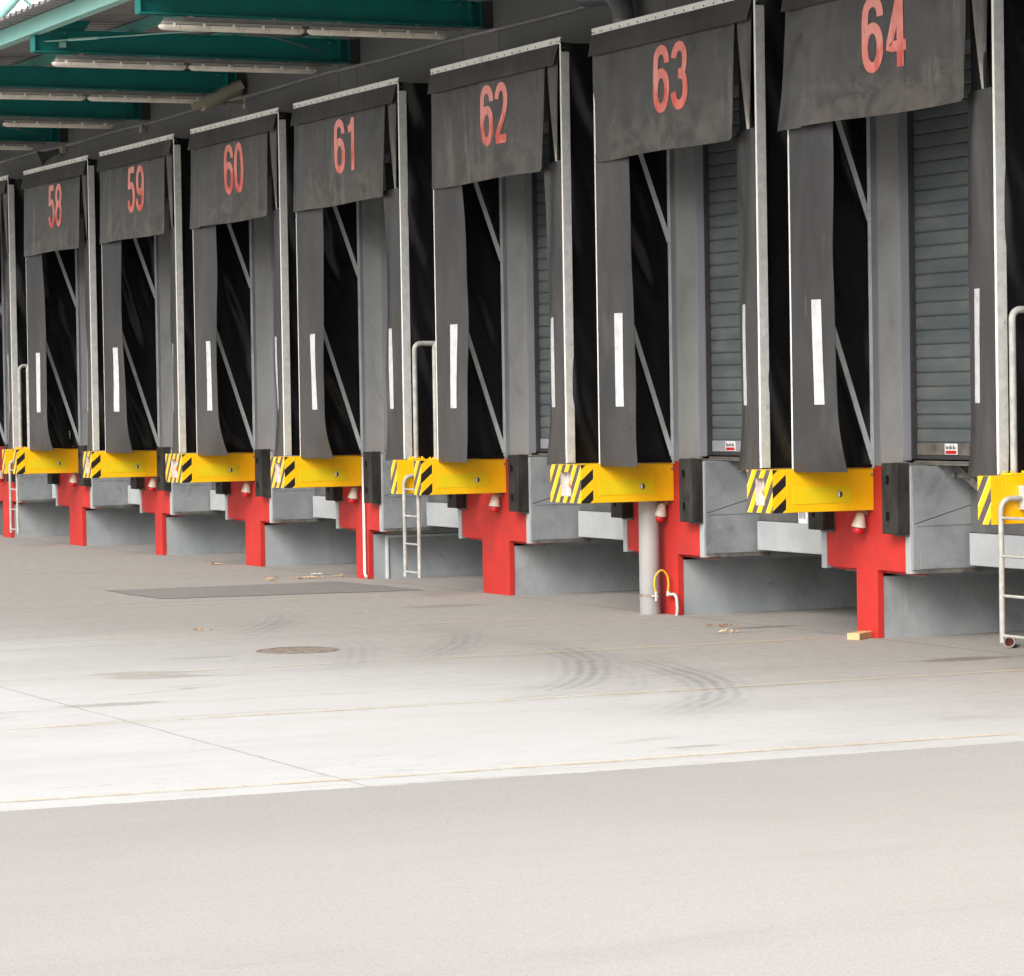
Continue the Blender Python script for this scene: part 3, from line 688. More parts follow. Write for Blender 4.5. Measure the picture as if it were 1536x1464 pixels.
def number_mesh(txt, x0, z0, surf, dw=.287, h=.54, gap=.03):
    mb = MB(); rx, rz = .043, .038; lay = 0
    for di, ch in enumerate(txt):
        ox = x0 + di*(dw+gap)
        for pts, closed in digit(ch):
            pts = [Vector((ox+rx+p.x*(dw-2*rx), z0+rz+p.y*(h-2*rz))) for p in pts]
            pts = resample(pts, .03); lay += 1
            if closed: pts = pts[:-1] if (pts[0]-pts[-1]).length < 1e-4 else pts
            N = len(pts); vs = []; fs = []
            for i, p in enumerate(pts):
                if closed: d = pts[(i+1)%N]-pts[i-1]
                else: d = pts[min(i+1,N-1)]-pts[max(i-1,0)]
                nx, nz = -d.y, d.x; l = math.hypot(rx*nx, rz*nz) or 1
                w = Vector((rx*rx*nx/l, rz*rz*nz/l))
                for s_ in (1, 0, -1):
                    q = p + w*s_; vs.append((q.x, surf(q.x, q.y) - .0022 - lay*.0004, q.y))
            M_ = N if closed else N-1
            for i in range(M_):
                j = (i+1) % N
                for s_ in (0, 1): fs.append((3*i+s_, 3*j+s_, 3*j+s_+1, 3*i+s_+1))
            mb.add(vs, fs, 0, True)
    return mb

# ---------------------------------------------------------------- dock shelters
KICK = {64:.06, 63:.0, 62:.0, 61:.0, 60:.01, 59:.02, 58:.02, 57:0, 65:.02}
FLARE = {64:.10, 63:.03, 62:.0, 61:.11, 60:.10, 59:.10, 58:.10, 57:.08, 65:.06}
def fold(p, s, amp):   # cloth-like undulation
    return amp*(noise.noise((p[0]*1.3+s*7.1, p[1]*1.7, s)) + .45*noise.noise((p[0]*3.1, p[1]*3.7+s*3, s*2)))
for n in ks:
    ox = W[n] + SX; S = float(n)*1.37; rnd = random.Random(n)
    lab = ('black rubber dock shelter with the faded red number %d on its top curtain' % n)
    if n == 57: lab = 'black rubber dock shelter cut off by the left edge of the photo'
    t = thing('dock_shelter', lab, 'dock shelter', (ox,0,1.29), 'dock shelters along the wall')
    H0 = 1.29
    def P(mb, name, mats, parent=t, label=None):
        o = mb.build(name, mats, parent)
        if parent is t: o.location = (0,0,-H0)
        if label: o['label'] = label
        return o
    R_ = SW
    # frame posts: aluminium angles at front, galvanised at wall
    for (xa, s_) in ((0,1),(R_,-1)):
        mb = MB().box(xa, xa+s_*.025, FY-.003, FY+.0, H0, ZT-.055)
        P(mb, 'edge_strip', M['white_alu'])
        mb = MB().box(xa, xa+s_*.004, FY+.0005, FY+.075, H0+.002, ZT-.12).box(xa+s_*.004, xa+s_*.030, FY+.070, FY+.075, H0+.002, ZT-.12)
        for q in range(6): mb.tube([(xa,FY+.045,1.75+q*.56),(xa-s_*.006,FY+.045,1.75+q*.56)], .009, 6)
        P(mb, 'front_post', M['galv'])
        mb = MB().box(xa+s_*.036, xa+s_*.041, -.026, -.002, H0-.01, ZT-.08).box(xa+s_*.0415, xa+s_*.050, -.012, -.002, H0-.01, ZT-.08)
        P(mb, 'wall_post', M['strut'])
        mb = MB().box(xa+s_*.036, xa+s_*.066, FY+.078, FY+.11, H0+.0, H0+.03).box(xa+s_*.036, xa+s_*.060, FY+.11, -.028, H0, H0+.022)
        P(mb, 'bottom_rail', M['black'])
        for (za, zb) in ((1.345, 3.18), (3.145, 4.84)):
            y1 = -.62
            mb = MB().bar((xa+s_*.052,-.02,za), (xa+s_*.052,y1,zb), .042, .006).tube([(xa+s_*.049,-.03,za+.028),(xa+s_*.062,-.03,za+.028)], .011, 8)
            P(mb, 'diagonal_brace', M['strut'])
        # side tarpaulin
        def fs_(u, v, xa=xa, s_=s_):
            y = FY+.04 + u*(-FY-.04-.003); z = H0+.005 + v*(ZT-.045-H0-.005)
            e = math.sin(PI*min(1,max(0,u)))**.5 if 0 < u < 1 else 0
            am = .075*e
            w = fold((y*2.6 + (z*.9), z*.45), S+s_, am) + .012*e*math.sin((y*1.2+z)*5+S+2*noise.noise((z,y,S)))
            return (xa + s_*.020 + s_*max(-.05, min(.014, w*1.4)), y, z)
        P(MB().grid(fs_, 16, 90, th=(s_*.002,0,0)), 'side_tarpaulin', M['black'])
    # roof tarpaulin and top rail
    P(MB().grid(lambda u, v: (.01+u*(R_-.02), FY+.02+v*(-FY-.025), ZT-.035 - .03*math.sin(PI*v)*(1+.5*noise.noise((u*5,v*2,S)))), 30, 6, th=(0,0,-.003)), 'roof_tarpaulin', M['black'])
    mb = MB().box(-.002, R_+.002, FY-.010, FY-.004, ZT-.055, ZT+.005).box(-.002, R_+.002, FY-.004, FY+.012, ZT+.0, ZT+.005)
    sc = [.012, .055, .16, .20] + [.36+.163*k for k in range(13)] + [R_-.20, R_-.16, R_-.055, R_-.012]
    for x in sc: mb.tube([(x,FY-.010,ZT-.032),(x,FY-.013,ZT-.032)], .0085, 8, 1)
    P(mb, 'top_rail', [M['white_alu'], M['darksteel']])
    # valance
    def vf(u, v):
        x = -.008 + u*(R_-.02) - (.02 if False else 0); z = ZT-.050 - v*(.178 + .004*noise.noise((u*4,0,S)))
        if u > .97: x -= v*.045
        return (x, FY-.0135 - .030*v - .006*noise.noise((x*2.2,v*1.2,S)), z)
    P(MB().grid(vf, 60, 8, th=(0,.003,0)), 'valance', M['valance'])
    # main curtain
    kick = KICK[n]; zc0, zc1 = 3.805, ZT-.055; xr = 2.49 + .015*rnd.uniform(-1,1)
    cut = .275 + .03*rnd.uniform(-1,1)
    def surf(x, z, S=S, kick=kick):
        v = (zc1-z)/(zc1-zc0)
        b = FY - .010 - .008*v
        b -= kick*v*v*max(0, 1-x/1.1)
        b -= .012*v*math.sin(x*2.1+S) + .010*v*noise.noise((x*2.4, z*1.2, S)) + .004*noise.noise((x*7, z*3, S))
        if x > xr-.25: b -= .018*v*v*((x-xr+.25)/.25)**2
        return b
    def cf(u, v):
        x = cut + u*(xr-.05*v-cut); z = zc0 + (1-v)*(zc1-zc0)
        z += .006*math.sin(x*3+S)*v
        if v > .9 and u > .985: z += .02*(v-.9)/.1
        return (x, surf(x, z), z)
    cur = P(MB().grid(cf, 60, 26, th=(0,.004,0)), 'curtain', M['curtain'])
    txt = str(n)
    nm = number_mesh(txt, 1.125, 4.108, surf)
    nm.build('number', M['number'], cur)
    # narrow left piece of the curtain, overlapping under the main sheet
    def cl(u, v):
        x = -.004 + u*(cut+.03); z = zc0 - .006 + (1-v)*(zc1-zc0)
        x -= kick*.55*v*v*(1-u)
        return (x, surf(x, z)+.007 - (.010+.02*rnd_l)*v*v*math.sin(PI*u), z)
    rnd_l = rnd.random()
    P(MB().grid(cl, 10, 26, th=(0,.004,0)), 'curtain_wing', M['curtain'])
    # right wing: hangs back behind the slit and curls
    tw = rnd.uniform(.8,1.25)
    def cr(u, v):
        z = 3.83 + (1-v)*(zc1-3.83) + .05*u*v
        xa = xr+.006 + .10*v**1.6; xb = R_-.06 - .055*v
        x = xa + u*(xb-xa)
        back = .012 + tw*(.03*v**1.3*(1-u) + .05*v*v*math.sin(PI*u))
        return (x, FY - .012 + back, z)
    P(MB().grid(cr, 14, 26, th=(0,.004,0)), 'curtain_wing', M['curtain'])
    # side flaps
    fl = FLARE[n]
    for side in (0, 1):
        s_ = 1 if side == 0 else -1; xa = .030 if side == 0 else R_-.030
        zt, zb = 3.87, 1.268
        P(MB().box(min(xa,xa+s_*.33), max(xa,xa+s_*.33), FY+.045, FY+.048, 3.86, ZT-.06), 'side_tarpaulin', M['black'])
        def ff(u, v, side=side, s_=s_, xa=xa):
            z = zt + v*(zb-zt); w = u*.475
            th = .215 + .012*math.sin(z*1.7+S+side*2) 
            if side == 1 and n == 61: th -= .13
            if side == 1 and n == 62: th -= .04
            k = max(0, (1.75-z)/.48)
            th += (fl*2.1 if side == 0 else -.07)*k*k
            th += 0
            dy = w*math.sin(th)*(.55+.45*u) + .010*math.sin(u*5+z*2.2+S)*u + .010*noise.noise((u*2,z*1.4,S+side))*u*2
            return (xa+s_*w*math.cos(th), FY-.008+dy, z)
        fo = P(MB().grid(ff, 14, 70, th=(0,.004,0)), 'side_flap', M['flap'])
        u0, u1 = .52, .73
        def tf(u, v, ff=ff):
            uu = u0+.03*math.sin(v*2+S)*.3 + u*(u1-u0); z = 2.54 + v*(1.768-2.54)
            p = ff(uu, (z-zt)/(zb-zt)); return (p[0], p[1]-.0035, p[2])
        tp = MB().grid(tf, 4, 24, th=(0,.0012,0)).build('reflective_strip', M['tape'], fo)

# ---------------------------------------------------------------- canopy
cn = thing('canopy', 'teal steel canopy with corrugated roof above the loading docks', 'canopy', (-31,0,5.33))
BX = {65:-17.9, 64:-21.43, 63:-24.75, 62:-28.12, 61:-31.46, 60:-34.9, 59:-38.345, 58:-41.8, 57:-45.2, 56:-48.6, 55:-52.0}
for n, x in BX.items():
    mb = MB(); yA = -3.468; yB = -.13
    hw = .075
    mb.box(x-.004, x+.004, yA+.012, yB, 5.342, 5.562)
    mb.add([(x-hw,yA,5.354),(x+hw,yA,5.354),(x+hw,yB,5.330),(x-hw,yB,5.330),(x-hw,yA,5.364),(x+hw,yA,5.364),(x+hw,yB,5.341),(x-hw,yB,5.341)],
           [(0,1,2,3),(4,5,6,7),(0,1,5,4),(1,2,6,5),(2,3,7,6),(3,0,4,7)])
    mb.box(x-hw, x+hw, yA, yB, 5.563, 5.572)
    mb.box(x-hw, x+hw, yA, yA+.010, 5.366, 5.562)
    mb.box(x-hw, x+hw, yB-.10, yB-.09, 5.343, 5.562).box(x-hw, x+hw, yB, yB+.012, 5.33, 5.572)
    part(mb, 'beam', M['teal'], cn)
    part(MB().box(x-.07, x+.07, yB+.013, -.002, 5.33, 5.575), 'wall_plate', M['groove'], cn)
    for a_ in (yA+.17, yA+.62): pass
    mb = MB()
    for (yy, zz) in ((-.32,5.54),(-.32,5.36),(-3.30,5.55),(-3.14,5.55)): mb.tube([(x+.004,yy,zz),(x+.022,yy,zz)], .012, 6)
    part(mb, 'bolts', M['tray'], cn)
    # tension tie above the roof
    part(MB().tube([(x,-3.28,5.60),(x,-.012,9.20)], .045, 10), 'tie_rod', M['teallight'], cn)
    part(MB().tube([(x,-2.60,6.36),(x,-2.1,5.95),(x,-1.72,5.70)], .018, 8), 'stay_rod', M['teallight'], cn)
xs = sorted(BX.values()); X0, X1 = xs[0]-1.5, xs[-1]+2.5
# purlins (channels) along the building
part(MB().box(X0, X1, -3.512, -3.505, 5.52, 5.672).box(X0, X1, -3.505, -3.40, 5.664, 5.672).box(X0, X1, -3.505, -3.40, 5.52, 5.528), 'purlin', M['teallight'], cn)
for y in (-2.45, -1.35, -.35):
    part(MB().box(X0, X1, y, y+.006, 5.575, 5.672).box(X0, X1, y+.006, y+.07, 5.575, 5.582), 'purlin', M['tealmid'], cn)
# dark closing plates beside the outer purlin
mb = MB()
for x in BX.values(): mb.add([(x+.05,-3.30,5.575),(x+.05,-2.95,5.575),(x+.05,-2.88,5.672),(x+.05,-3.38,5.672),(x+.058,-3.30,5.575),(x+.058,-2.95,5.575),(x+.058,-2.88,5.672),(x+.058,-3.38,5.672)], [(0,1,2,3),(4,7,6,5),(0,4,5,1),(1,5,6,2),(2,6,7,3),(3,7,4,0)])
part(mb, 'gusset', M['teal'], cn)
# corrugated roof: ribs run from the wall outwards
prof = []; x = X0
while x < X1:
    prof += [(x,5.676),(x+.10,5.676),(x+.125,5.712),(x+.175,5.712)]; x += .2
vs = []; fs = []
for (px, pz) in prof: vs += [(px,-3.72,pz),(px,-.03,pz+.03),(px,-3.72,pz+.003),(px,-.03,pz+.033)]
for i in range(len(prof)-1):
    a = 4*i; b = a+4; fs += [(a,b,b+1,a+1),(a+2,a+3,b+3,b+2),(a,a+2,b+2,b)]
part(MB().add(vs, fs), 'roof_sheet', M['roof'], cn)
# wind bracing
for a, b in ((61,62),(58,59)):
    xa, xb = BX[a], BX[b]
    p0, p1 = Vector((xa+.01,-3.35,5.46)), Vector((xb-.01,-.40,5.46))
    part(MB().tube([p0, p1], .008, 6), 'brace_rod', M['teallight'], cn)
    d = (p1-p0).normalized()
    part(MB().tube([p0+d*.28,p0+d*.62], .016, 6).box(xa+.005, xa+.06, -3.20, -3.14, 5.40, 5.46), 'turnbuckle', M['teallight'], cn)
    part(MB().tube([(xa+.01,-.37,5.44),(xb-.01,-3.35,5.47)], .008, 6), 'brace_rod', M['tray'], cn)

# ---------------------------------------------------------------- fluorescent fittings
order = {62:'first', 61:'second', 60:'third', 59:'fourth', 58:'fifth', 57:'sixth', 63:'hidden', 64:'hidden', 65:'hidden'}
for n, x in BX.items():
    if n in (65,64,63,55,56): 
        if n != 63: continue
    part(MB().box(x-.03, x+.03, -3.22, -.30, 5.298, 5.325), 'cable_tray', M['tray'], cn)
    for k, (ya, yb) in enumerate(((-3.27,-1.875),(-1.84,-.45))):
        where = 'outer end' if k == 0 else 'wall end'
        nm_ = order.get(n)
        lab = 'long fluorescent fitting at the %s of the %s teal beam from the right' % (where, nm_) if nm_ != 'hidden' else 'long fluorescent fitting at the %s of a beam above the frame' % where
        t = thing('fluorescent_light', lab, 'light', (x,(ya+yb)/2,5.29), 'fluorescent fittings under the canopy')
        mb = MB().box(x-.045, x+.045, ya+.03, yb-.03, 5.262, 5.296, bev=.006)
        for y in (ya+.3, yb-.3): mb.box(x-.02, x+.02, y-.02, y+.02, 5.296, 5.35)
        part(mb, 'housing', M['cream2'], t)
        # half-round diffuser
        vs = []; fs = []; m_ = 10; segs = [ya+.0, ya+.02, ya+.05, yb-.05, yb-.02, yb]
        rad = [.026,.042,.050,.050,.042,.026]
        for y, r in zip(segs, rad):
            for i in range(m_+1):
                a = PI + PI*i/m_; vs.append((x+r*math.cos(a), y, 5.260+r*.95*math.sin(a)))
        for j in range(5):
            for i in range(m_): fs.append((j*(m_+1)+i, j*(m_+1)+i+1, (j+1)*(m_+1)+i+1, (j+1)*(m_+1)+i))
        fs.append(tuple(range(m_+1))); fs.append(tuple(range(5*(m_+1), 6*(m_+1))))
        mb = MB().add(vs, fs, 0, True)
        for q in range(5):
            y = ya+.13+q*(yb-ya-.26)/4; mb.box(x+.046, x+.054, y-.012, y+.012, 5.245, 5.278, 1)
            mb.box(x+.0505, x+.052, y+.05, y+.055, 5.228, 5.256, 2)
        part(mb, 'diffuser', [M['diffuser'], M['white_alu'], M['tray']], t)

# ---------------------------------------------------------------- things on the wall
mb = MB(); pts = []
x = -56
while x <= -14.4: pts.append((x, -.016, 5.30 + .006*math.sin(x*1.7) + .012*math.sin(x*.35))); x += .4
mb.tube(pts, .017, 8)
cd = mb.build('wall_conduit', M['pvc']); tag(cd, 'thin grey conduit pipe running along the wall under the canopy', 'conduit')
mb = MB(); x = -56
for i, p in enumerate(pts):
    if i % 2 == 0: mb.box(p[0]-.012, p[0]+.012, -.012, -.001, p[2]-.03, p[2]+.018)
part(mb, 'conduit_clip', M['tray'], cd); 
# cctv camera
t = thing('security_camera', 'cream security camera on a wall bracket above shelter 60', 'camera', (-34.93,0,5.22))
a = Vector((-34.86,-.06,5.40)); b = Vector((-34.93,-.52,5.19)); d = (b-a).normalized()
mb = MB(); L = (b-a).length; up = Vector((0,-d.z,d.y)).normalized()*-1 if False else d.cross(Vector((1,0,0))).normalized()
if up.z < 0: up = -up
rt = d.cross(up).normalized(); vs = []; m_ = 16
sec = []
for i in range(m_):
    an = 2*PI*i/m_; c_, s_ = math.cos(an), math.sin(an)
    sec.append((.085*math.copysign(abs(c_)**.6, c_), .072*math.copysign(abs(s_)**.6, s_)))
def loft(mb, secs, mi=0):
    vs = []; N = len(secs[0][1])
    for (p, s_, k) in secs: vs += [p + rt*(q[0]*k) + up*(q[1]*k) for q in s_]
    fs = []
    for j in range(len(secs)-1):
        for i in range(N): fs.append((j*N+i, j*N+(i+1)%N, (j+1)*N+(i+1)%N, (j+1)*N+i))
    fs.append(tuple(range(N))); fs.append(tuple(range((len(secs)-1)*N, len(secs)*N)))
    mb.add(vs, fs, mi, True)
loft(mb, [(a, sec, .8), (a+d*.02, sec, 1), (b-d*.03, sec, 1), (b, sec, .9)])
part(mb, 'housing', M['cream'], t)
mb = MB()
def hood(u, v):
    an = -.2 + (PI+.4)*u; q = rt*(.100*math.cos(an)) + up*(.092*max(math.sin(an),-.2)); return tuple(a - d*.02 + d*(L+.10)*v + q)
mb.grid(hood, 14, 8, th=tuple(up*.003)); part(mb, 'sun_hood', M['cream'], t)
mb = MB().tube([b, b+d*.012], .035, 14); part(mb, 'lens', M['groove'], t)
m0 = a + d*.22
mb = MB().tube([m0-up*.05, (m0.x,m0.y-.0,5.20)], .022, 10).tube([(m0.x,m0.y,5.235),(-34.9,-.01,5.235)], .016, 10).box(-34.95,-34.85,-.012,-.002,5.17,5.30)
part(mb, 'bracket', M['cream'], t)
# horn loudspeaker
t = thing('horn_loudspeaker', 'dark grey horn loudspeaker on the wall above shelter 58', 'loudspeaker', (-42.0,0,5.2))
p0 = Vector((-41.97,-.06,5.225)); p1 = Vector((-42.05,-.30,5.13)); mb = MB(); pts = []
d = (p1-p0); rs = [.035,.038,.045,.06,.085,.125]
ax = d.normalized(); ux = ax.cross(Vector((0,0,1))).normalized(); uy = ax.cross(ux); vs = []; m_ = 20
for j, r in enumerate(rs):
    c_ = p0 + d*(j/5)
    for i in range(m_): vs.append(c_ + ux*(r*math.cos(2*PI*i/m_)) + uy*(r*math.sin(2*PI*i/m_)*.9))
fs = [(j*m_+i, j*m_+(i+1)%m_, (j+1)*m_+(i+1)%m_, (j+1)*m_+i) for j in range(5) for i in range(m_)]; fs.append(tuple(range(m_)))
mb.add(vs, fs, 0, True); part(mb, 'horn', M['plasticgrey'], t)
vs = [p1 + ux*(r*math.cos(2*PI*i/m_)) + uy*(r*math.sin(2*PI*i/m_)*.9) for r in (.125,.113) for i in range(m_)]
vs += [p1 - ax*.05 + ux*(.07*math.cos(2*PI*i/m_)) + uy*(.07*math.sin(2*PI*i/m_)*.9) for i in range(m_)]
fs = [(j*m_+i, j*m_+(i+1)%m_, (j+1)*m_+(i+1)%m_, (j+1)*m_+i) for j in range(2) for i in range(m_)]; fs.append(tuple(range(2*m_,3*m_)))
part(MB().add(vs, fs, 0, True), 'horn_mouth', M['tray'], t)
part(MB().box(-42.01,-41.93,-.06,-.002,5.16,5.22), 'mount', M['tray'], t)
# junction boxes
for (x, z, lab) in ((-41.83,5.235,'small pale junction box beside the horn loudspeaker'), (-38.47,5.235,'small pale junction box on the wall above shelter 59')):
    mb = MB().box(x-.05, x+.05, -.075, -.002, z-.045, z+.04, bev=.006).tube([(x,-.04,z+.02),(x,-.04,z+.07)], .012, 6)
    tag(mb.build('junction_box', M['cream']), lab, 'junction box', 'junction boxes on the wall')
# air duct above 63
mb = MB(); pts = [(-24.98,-.16,4.70),(-24.98,-.16,5.0)] + arc((-25.30,-.16,5.0), .32, 0, PI/2, (1,0,0), (0,0,1), 7)[1:] + [(-25.7,-.16,5.34),(-25.9,-.16,5.45)]
mb.tube(pts, .095, 16)
dc = mb.build('air_duct', M['plasticgrey']); tag(dc, 'curved dark grey air duct on the wall above shelter 63', 'air duct')
part(MB().tube([(-24.98,-.16,5.02),(-24.98,-.16,5.06)], .102, 16), 'collar', M['tray'], dc)

# ---------------------------------------------------------------- power plugs on the pillars
WH = {57:'at the left edge of the photo', 58:'left of shelter 58', 59:'between shelters 58 and 59', 60:'between shelters 59 and 60', 61:'between shelters 60 and 61', 62:'between shelters 61 and 62', 63:'between shelters 62 and 63', 64:'between shelters 63 and 64'}
for n in ks:
    if n == 65: continue
    px = W[n] - .105; dx = {64:.0, 63:-.005, 62:-.02, 61:-.02, 60:-.03, 59:.0, 58:-.02, 57:0}[n]; px += dx
    t = thing('power_plug', 'white power plug with red collar on the pillar ' + WH[n], 'power plug', (px,-.06,.96), 'power plugs hanging under the guard boxes')
    tl = {63:.30, 62:.06, 61:.10, 60:.05, 59:.2}.get(n, .14)
    top = Vector((px,-.055,.945)); dn = Vector((-math.sin(tl)*.8,-.12,-1)).normalized()
    vs = []; fs = []
    prof = [(0,.022),(.012,.030),(.03,.036),(.10,.055),(.112,.057)]
    m_ = 14; ux = dn.cross(Vector((0,1,0))).normalized(); uy = dn.cross(ux)
    def revolve(prof, mats, name):
        vs = []; 
        for (h, r) in prof: vs += [top + dn*h + ux*(r*math.cos(2*PI*i/m_)) + uy*(r*math.sin(2*PI*i/m_)) for i in range(m_)]
        K = len(prof); fs = [(j*m_+i, j*m_+(i+1)%m_, (j+1)*m_+(i+1)%m_, (j+1)*m_+i) for j in range(K-1) for i in range(m_)]
        fs += [tuple(range(m_)), tuple(range((K-1)*m_, K*m_))]
        part(MB().add(vs, fs, 0, True), name, mats, t)
    revolve(prof, M['whiteplastic'], 'body')
    revolve([(.113,.044),(.135,.046),(.162,.040),(.163,.03)], M['redplastic'], 'collar')
    part(MB().box(px-.02, px+.02, -.045, -.002, .93, .965), 'hook', M['iron'], t)

# ---------------------------------------------------------------- pipes and hose
mb = MB().tube([(-24.715,-.135,0),(-24.715,-.135,.5),(-24.715,-.135,.962)], .088, 24)
dp = tag(mb.build('drainpipe', M['pvc']), 'thick grey drainpipe standing before the red pillar under number 63', 'drainpipe')
part(MB().tube([(-24.715,-.135,.15),(-24.715,-.135,.175)], .091, 24), 'clamp', M['iron'], dp)
zc = .42
hx = -24.55
pts = [(hx,-.160,.19),(hx-.004,-.172,.25),(hx-.004,-.165,.32),(hx,-.135,.365),(hx,-.105,.378),(hx,-.078,.365),(hx,-.048,.32),(hx,-.042,.25),(hx,-.052,.19)]
hz = [Vector(p) for p in pts]; sm = []
for i in range(len(hz)-1):
    p0_, p1_, p2_, p3_ = hz[max(i-1,0)], hz[i], hz[i+1], hz[min(i+2,len(hz)-1)]
    for k in range(5):
        t_ = k/5; sm.append(.5*((2*p1_)+(p2_-p0_)*t_+(2*p0_-5*p1_+4*p2_-p3_)*t_*t_+(3*p1_-p0_-3*p2_+p3_)*t_**3))
sm.append(hz[-1])
ho = tag(MB().tube(sm, .0085, 8).build('water_hose', M['hose']), 'yellow hose looped between two valves on the pillar under number 63', 'hose')
part(MB().tube([(hx,-.16,.20),(hx,-.16,.12)], .014, 8).tube([(hx-.07,-.16,.16),(hx+.02,-.16,.16)], .011, 8), 'valve', M['galv'], ho)
mb = MB().tube([(hx-.005,-.045,.175),(hx+.06,-.045,.175),(hx+.10,-.045,.178)] + arc((hx+.10,-.045,.12), .058, PI/2, 0, (1,0,0), (0,0,1), 6)[1:] + [(hx+.165,-.045,.06),(hx+.15,-.045,0)], .0135, 10).tube([(hx,-.045,.16),(hx,-.045,.20)], .017, 8)
tag(mb.build('water_pipe', M['galv']), 'bent galvanised water pipe rising at the foot of the pillar under number 63', 'pipe')
mb = MB().tube([(-31.455,-.025,1.27),(-31.455,-.025,.06),(-31.40,-.03,.02)], .016, 8)
tag(mb.build('cable_duct', M['white_alu']), 'thin white cable pipe down the red pillar left of shelter 61', 'pipe')
# trim frame on the fin wall right of pillar 61
xf = PILL[61][3]
mb = MB().box(xf-.009, xf+.016, .19, .215, 0, .445).box(xf-.009, xf+.012, .215, 1.9, .425, .447)
tag(mb.build('panel_frame', M['strut']), 'grey metal trim framing the recess wall under number 61', 'frame')
# pipe end on the ground by the right ladder
t = thing('pipe_end', 'short pipe end with reddish inside lying below the ladder at the right edge', 'pipe', (-19.8,.25,0))
c0 = Vector((-19.80,.25,.045)); c1 = Vector((-20.07,.43,.045)); ax = (c1-c0).normalized(); ux = ax.cross(Vector((0,0,1))).normalized(); uy = ux.cross(ax); m_ = 24; vs = []
for (p, r) in ((c0,.042),(c1,.042),(c1,.034),(c0,.034)): vs += [p + ux*(r*math.cos(2*PI*i/m_)) + uy*(r*math.sin(2*PI*i/m_)) for i in range(m_)]
fs = [(j*m_+i, j*m_+(i+1)%m_, ((j+1)%4)*m_+(i+1)%m_, ((j+1)%4)*m_+i) for j in (0,1,3) for i in range(m_)]
part(MB().add(vs, fs, 0, True), 'shell', M['pvc'], t)
vs2 = [c0 + ax*.004 + ux*(.0335*math.cos(2*PI*i/m_)) + uy*(.0335*math.sin(2*PI*i/m_)) for i in range(m_)] + [c0 + ax*.12 + ux*(.0335*math.cos(2*PI*i/m_)) + uy*(.0335*math.sin(2*PI*i/m_)) for i in range(m_)]
part(MB().add(vs2, [(i,(i+1)%m_,m_+(i+1)%m_,m_+i) for i in range(m_)] + [tuple(range(m_,2*m_))], 0, True), 'lining', M['terracotta'], t)
# wood block
t = MB().box(-.14,.14,-.05,.05,0,.05,bev=.004).build('wood_block', M['wood']); t.location = (-21.25,-.13,.0); t.rotation_euler = (0,0,2.25)
tag(t, 'pale wooden block on the ground at the foot of the pillar left of shelter 64', 'wood block')
# manhole
mc = thing('manhole_cover', 'rusty round manhole cover set in the pale concrete yard', 'manhole cover', (-22.75,-4.08,0))
mb = MB().tube([(-22.75,-4.08,.001),(-22.75,-4.08,.005)], .275, 48)
part(mb, 'lid', M['iron'], mc)
m_ = 48; vs = []
for (r, z) in ((.278,.0065),(.300,.0065),(.31,.002)): vs += [(-22.75+r*math.cos(2*PI*i/m_), -4.08+r*math.sin(2*PI*i/m_), z) for i in range(m_)]
part(MB().add(vs, [(j*m_+i, j*m_+(i+1)%m_, (j+1)*m_+(i+1)%m_, (j+1)*m_+i) for j in (0,1) for i in range(m_)], 0, True), 'rim', M['iron'], mc)
mb = MB()
for i in range(-3,4):
    for j in range(-3,4):
        if i*i+j*j < 9: mb.box(-22.75+i*.075-.02, -22.75+i*.075+.02, -4.08+j*.075-.006, -4.08+j*.075+.006, .0052, .0075)
part(mb, 'tread', M['iron'], mc)
# litter
def litter(cx_, cy_, n_, r, mat, label, seed, sz=.03):
    rd = random.Random(seed); mb = MB()
    for i in range(n_):
        x = cx_ + rd.gauss(0, r*.4); y = cy_ + rd.gauss(0, r); a = rd.uniform(0, PI); s_ = sz*rd.uniform(.6,1.5); z = .006+rd.uniform(0,.01)
        c_, q = math.cos(a)*s_, math.sin(a)*s_
        pts = [(x-c_,y-q,z),(x+q*.4,y-c_*.4,z+rd.uniform(.004,.018)),(x+c_,y+q,z+rd.uniform(0,.01)),(x-q*.4,y+c_*.4,z+rd.uniform(.004,.02))]
        mb.add(pts + [(p[0],p[1],p[2]-.004) for p in pts], [(0,1,2,3),(7,6,5,4),(0,1,5,4),(1,2,6,5),(2,3,7,6),(3,0,4,7)])
    tag(mb.build('leaf_litter', mat), label, 'litter', 'scraps of litter on the yard')
litter(-23.0,-.40,10,.07,M['leaf'],'small heap of brown dry leaves on the concrete before door 63',1)
litter(-22.36,-.62,7,.05,M['chip'],'few pale wood chips on the concrete between pillars 63 and 64',2,.022)
litter(-31.95,-.62,12,.16,M['chip'],'scattered pale wood splinters before the recess under number 60',3,.045)
litter(-32.5,-.15,4,.04,M['white'],'small crumpled white scrap before the recess under number 60',4,.05)
litter(-35.4,-.25,4,.06,M['chip'],'small pale splinter at the pillar left of shelter 60',5,.05)
litter(-32.0,-.15,5,.07,M['chip'],'small pale splinter beside the pillar left of shelter 61',6,.04)
litter(-26.3,-2.0,3,.04,M['chip'],'tiny pale chip on the concrete before door 62',7,.02)
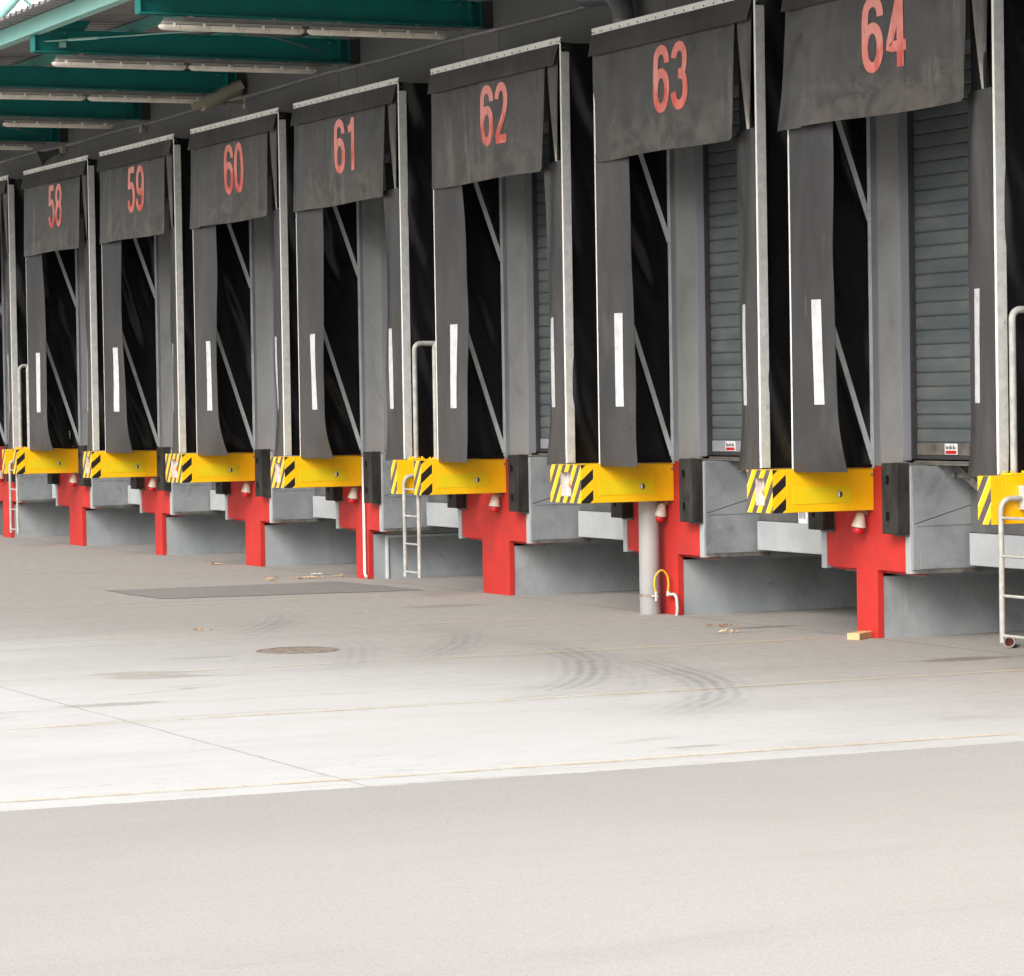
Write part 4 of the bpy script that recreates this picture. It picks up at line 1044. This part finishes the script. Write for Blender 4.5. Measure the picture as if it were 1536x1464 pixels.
litter(-25.2,-4.0,3,.04,M['leaf'],'tiny brown leaf near the manhole cover',8,.02)
litter(-38.5,-3.0,3,.06,M['leaf'],'tiny brown scrap on the concrete far left',9,.04)

# ---------------------------------------------------------------- camera
cam = bpy.data.cameras.new('camera'); co = bpy.data.objects.new('camera', cam); C.objects.link(co)
RM = ((0.41533358,-0.01822697,0.90948656),(0.90952482,0.02613180,-0.41482735),(-0.01620547,0.99949232,0.02743130))
m4 = Matrix(RM).to_4x4(); m4.translation = (0.0,-12.678667,1.85)
co.matrix_world = m4
cam.lens = 114.84742; cam.sensor_width = 36; cam.sensor_fit = 'HORIZONTAL'; cam.clip_start = .1; cam.clip_end = 2000
bpy.context.scene.camera = co
# ---------------------------------------------------------------- light
EL, AZ = math.radians(37), math.radians(145)      # azimuth measured clockwise from +y (north)
w = bpy.data.worlds.new('World'); bpy.context.scene.world = w; w.use_nodes = True
nt = w.node_tree; bg = nt.nodes['Background']
sky = nt.nodes.new('ShaderNodeTexSky'); sky.sky_type = 'NISHITA'; sky.sun_disc = False
sky.sun_elevation = EL; sky.sun_rotation = AZ; sky.air_density = 1.0; sky.dust_density = 6.0; sky.ozone_density = 1.0
hs = nt.nodes.new('ShaderNodeHueSaturation'); hs.inputs['Saturation'].default_value = .28
nt.links.new(sky.outputs[0], hs.inputs['Color']); nt.links.new(hs.outputs[0], bg.inputs['Color'])
bg.inputs['Strength'].default_value = .15
sd = bpy.data.lights.new('sun', 'SUN'); sd.energy = 1.5; sd.angle = math.radians(40); sd.color = (1,.965,.92)
so = bpy.data.objects.new('sun', sd); C.objects.link(so)
dirv = Vector((math.sin(AZ)*math.cos(EL), math.cos(AZ)*math.cos(EL), math.sin(EL)))   # towards the sun
so.rotation_euler = dirv.to_track_quat('Z', 'Y').to_euler()
so.location = (-25,-20,20)
sc = bpy.context.scene
sc.view_settings.view_transform = 'Standard'; sc.view_settings.look = 'None'; sc.view_settings.gamma = 1; sc.view_settings.exposure = 0.62
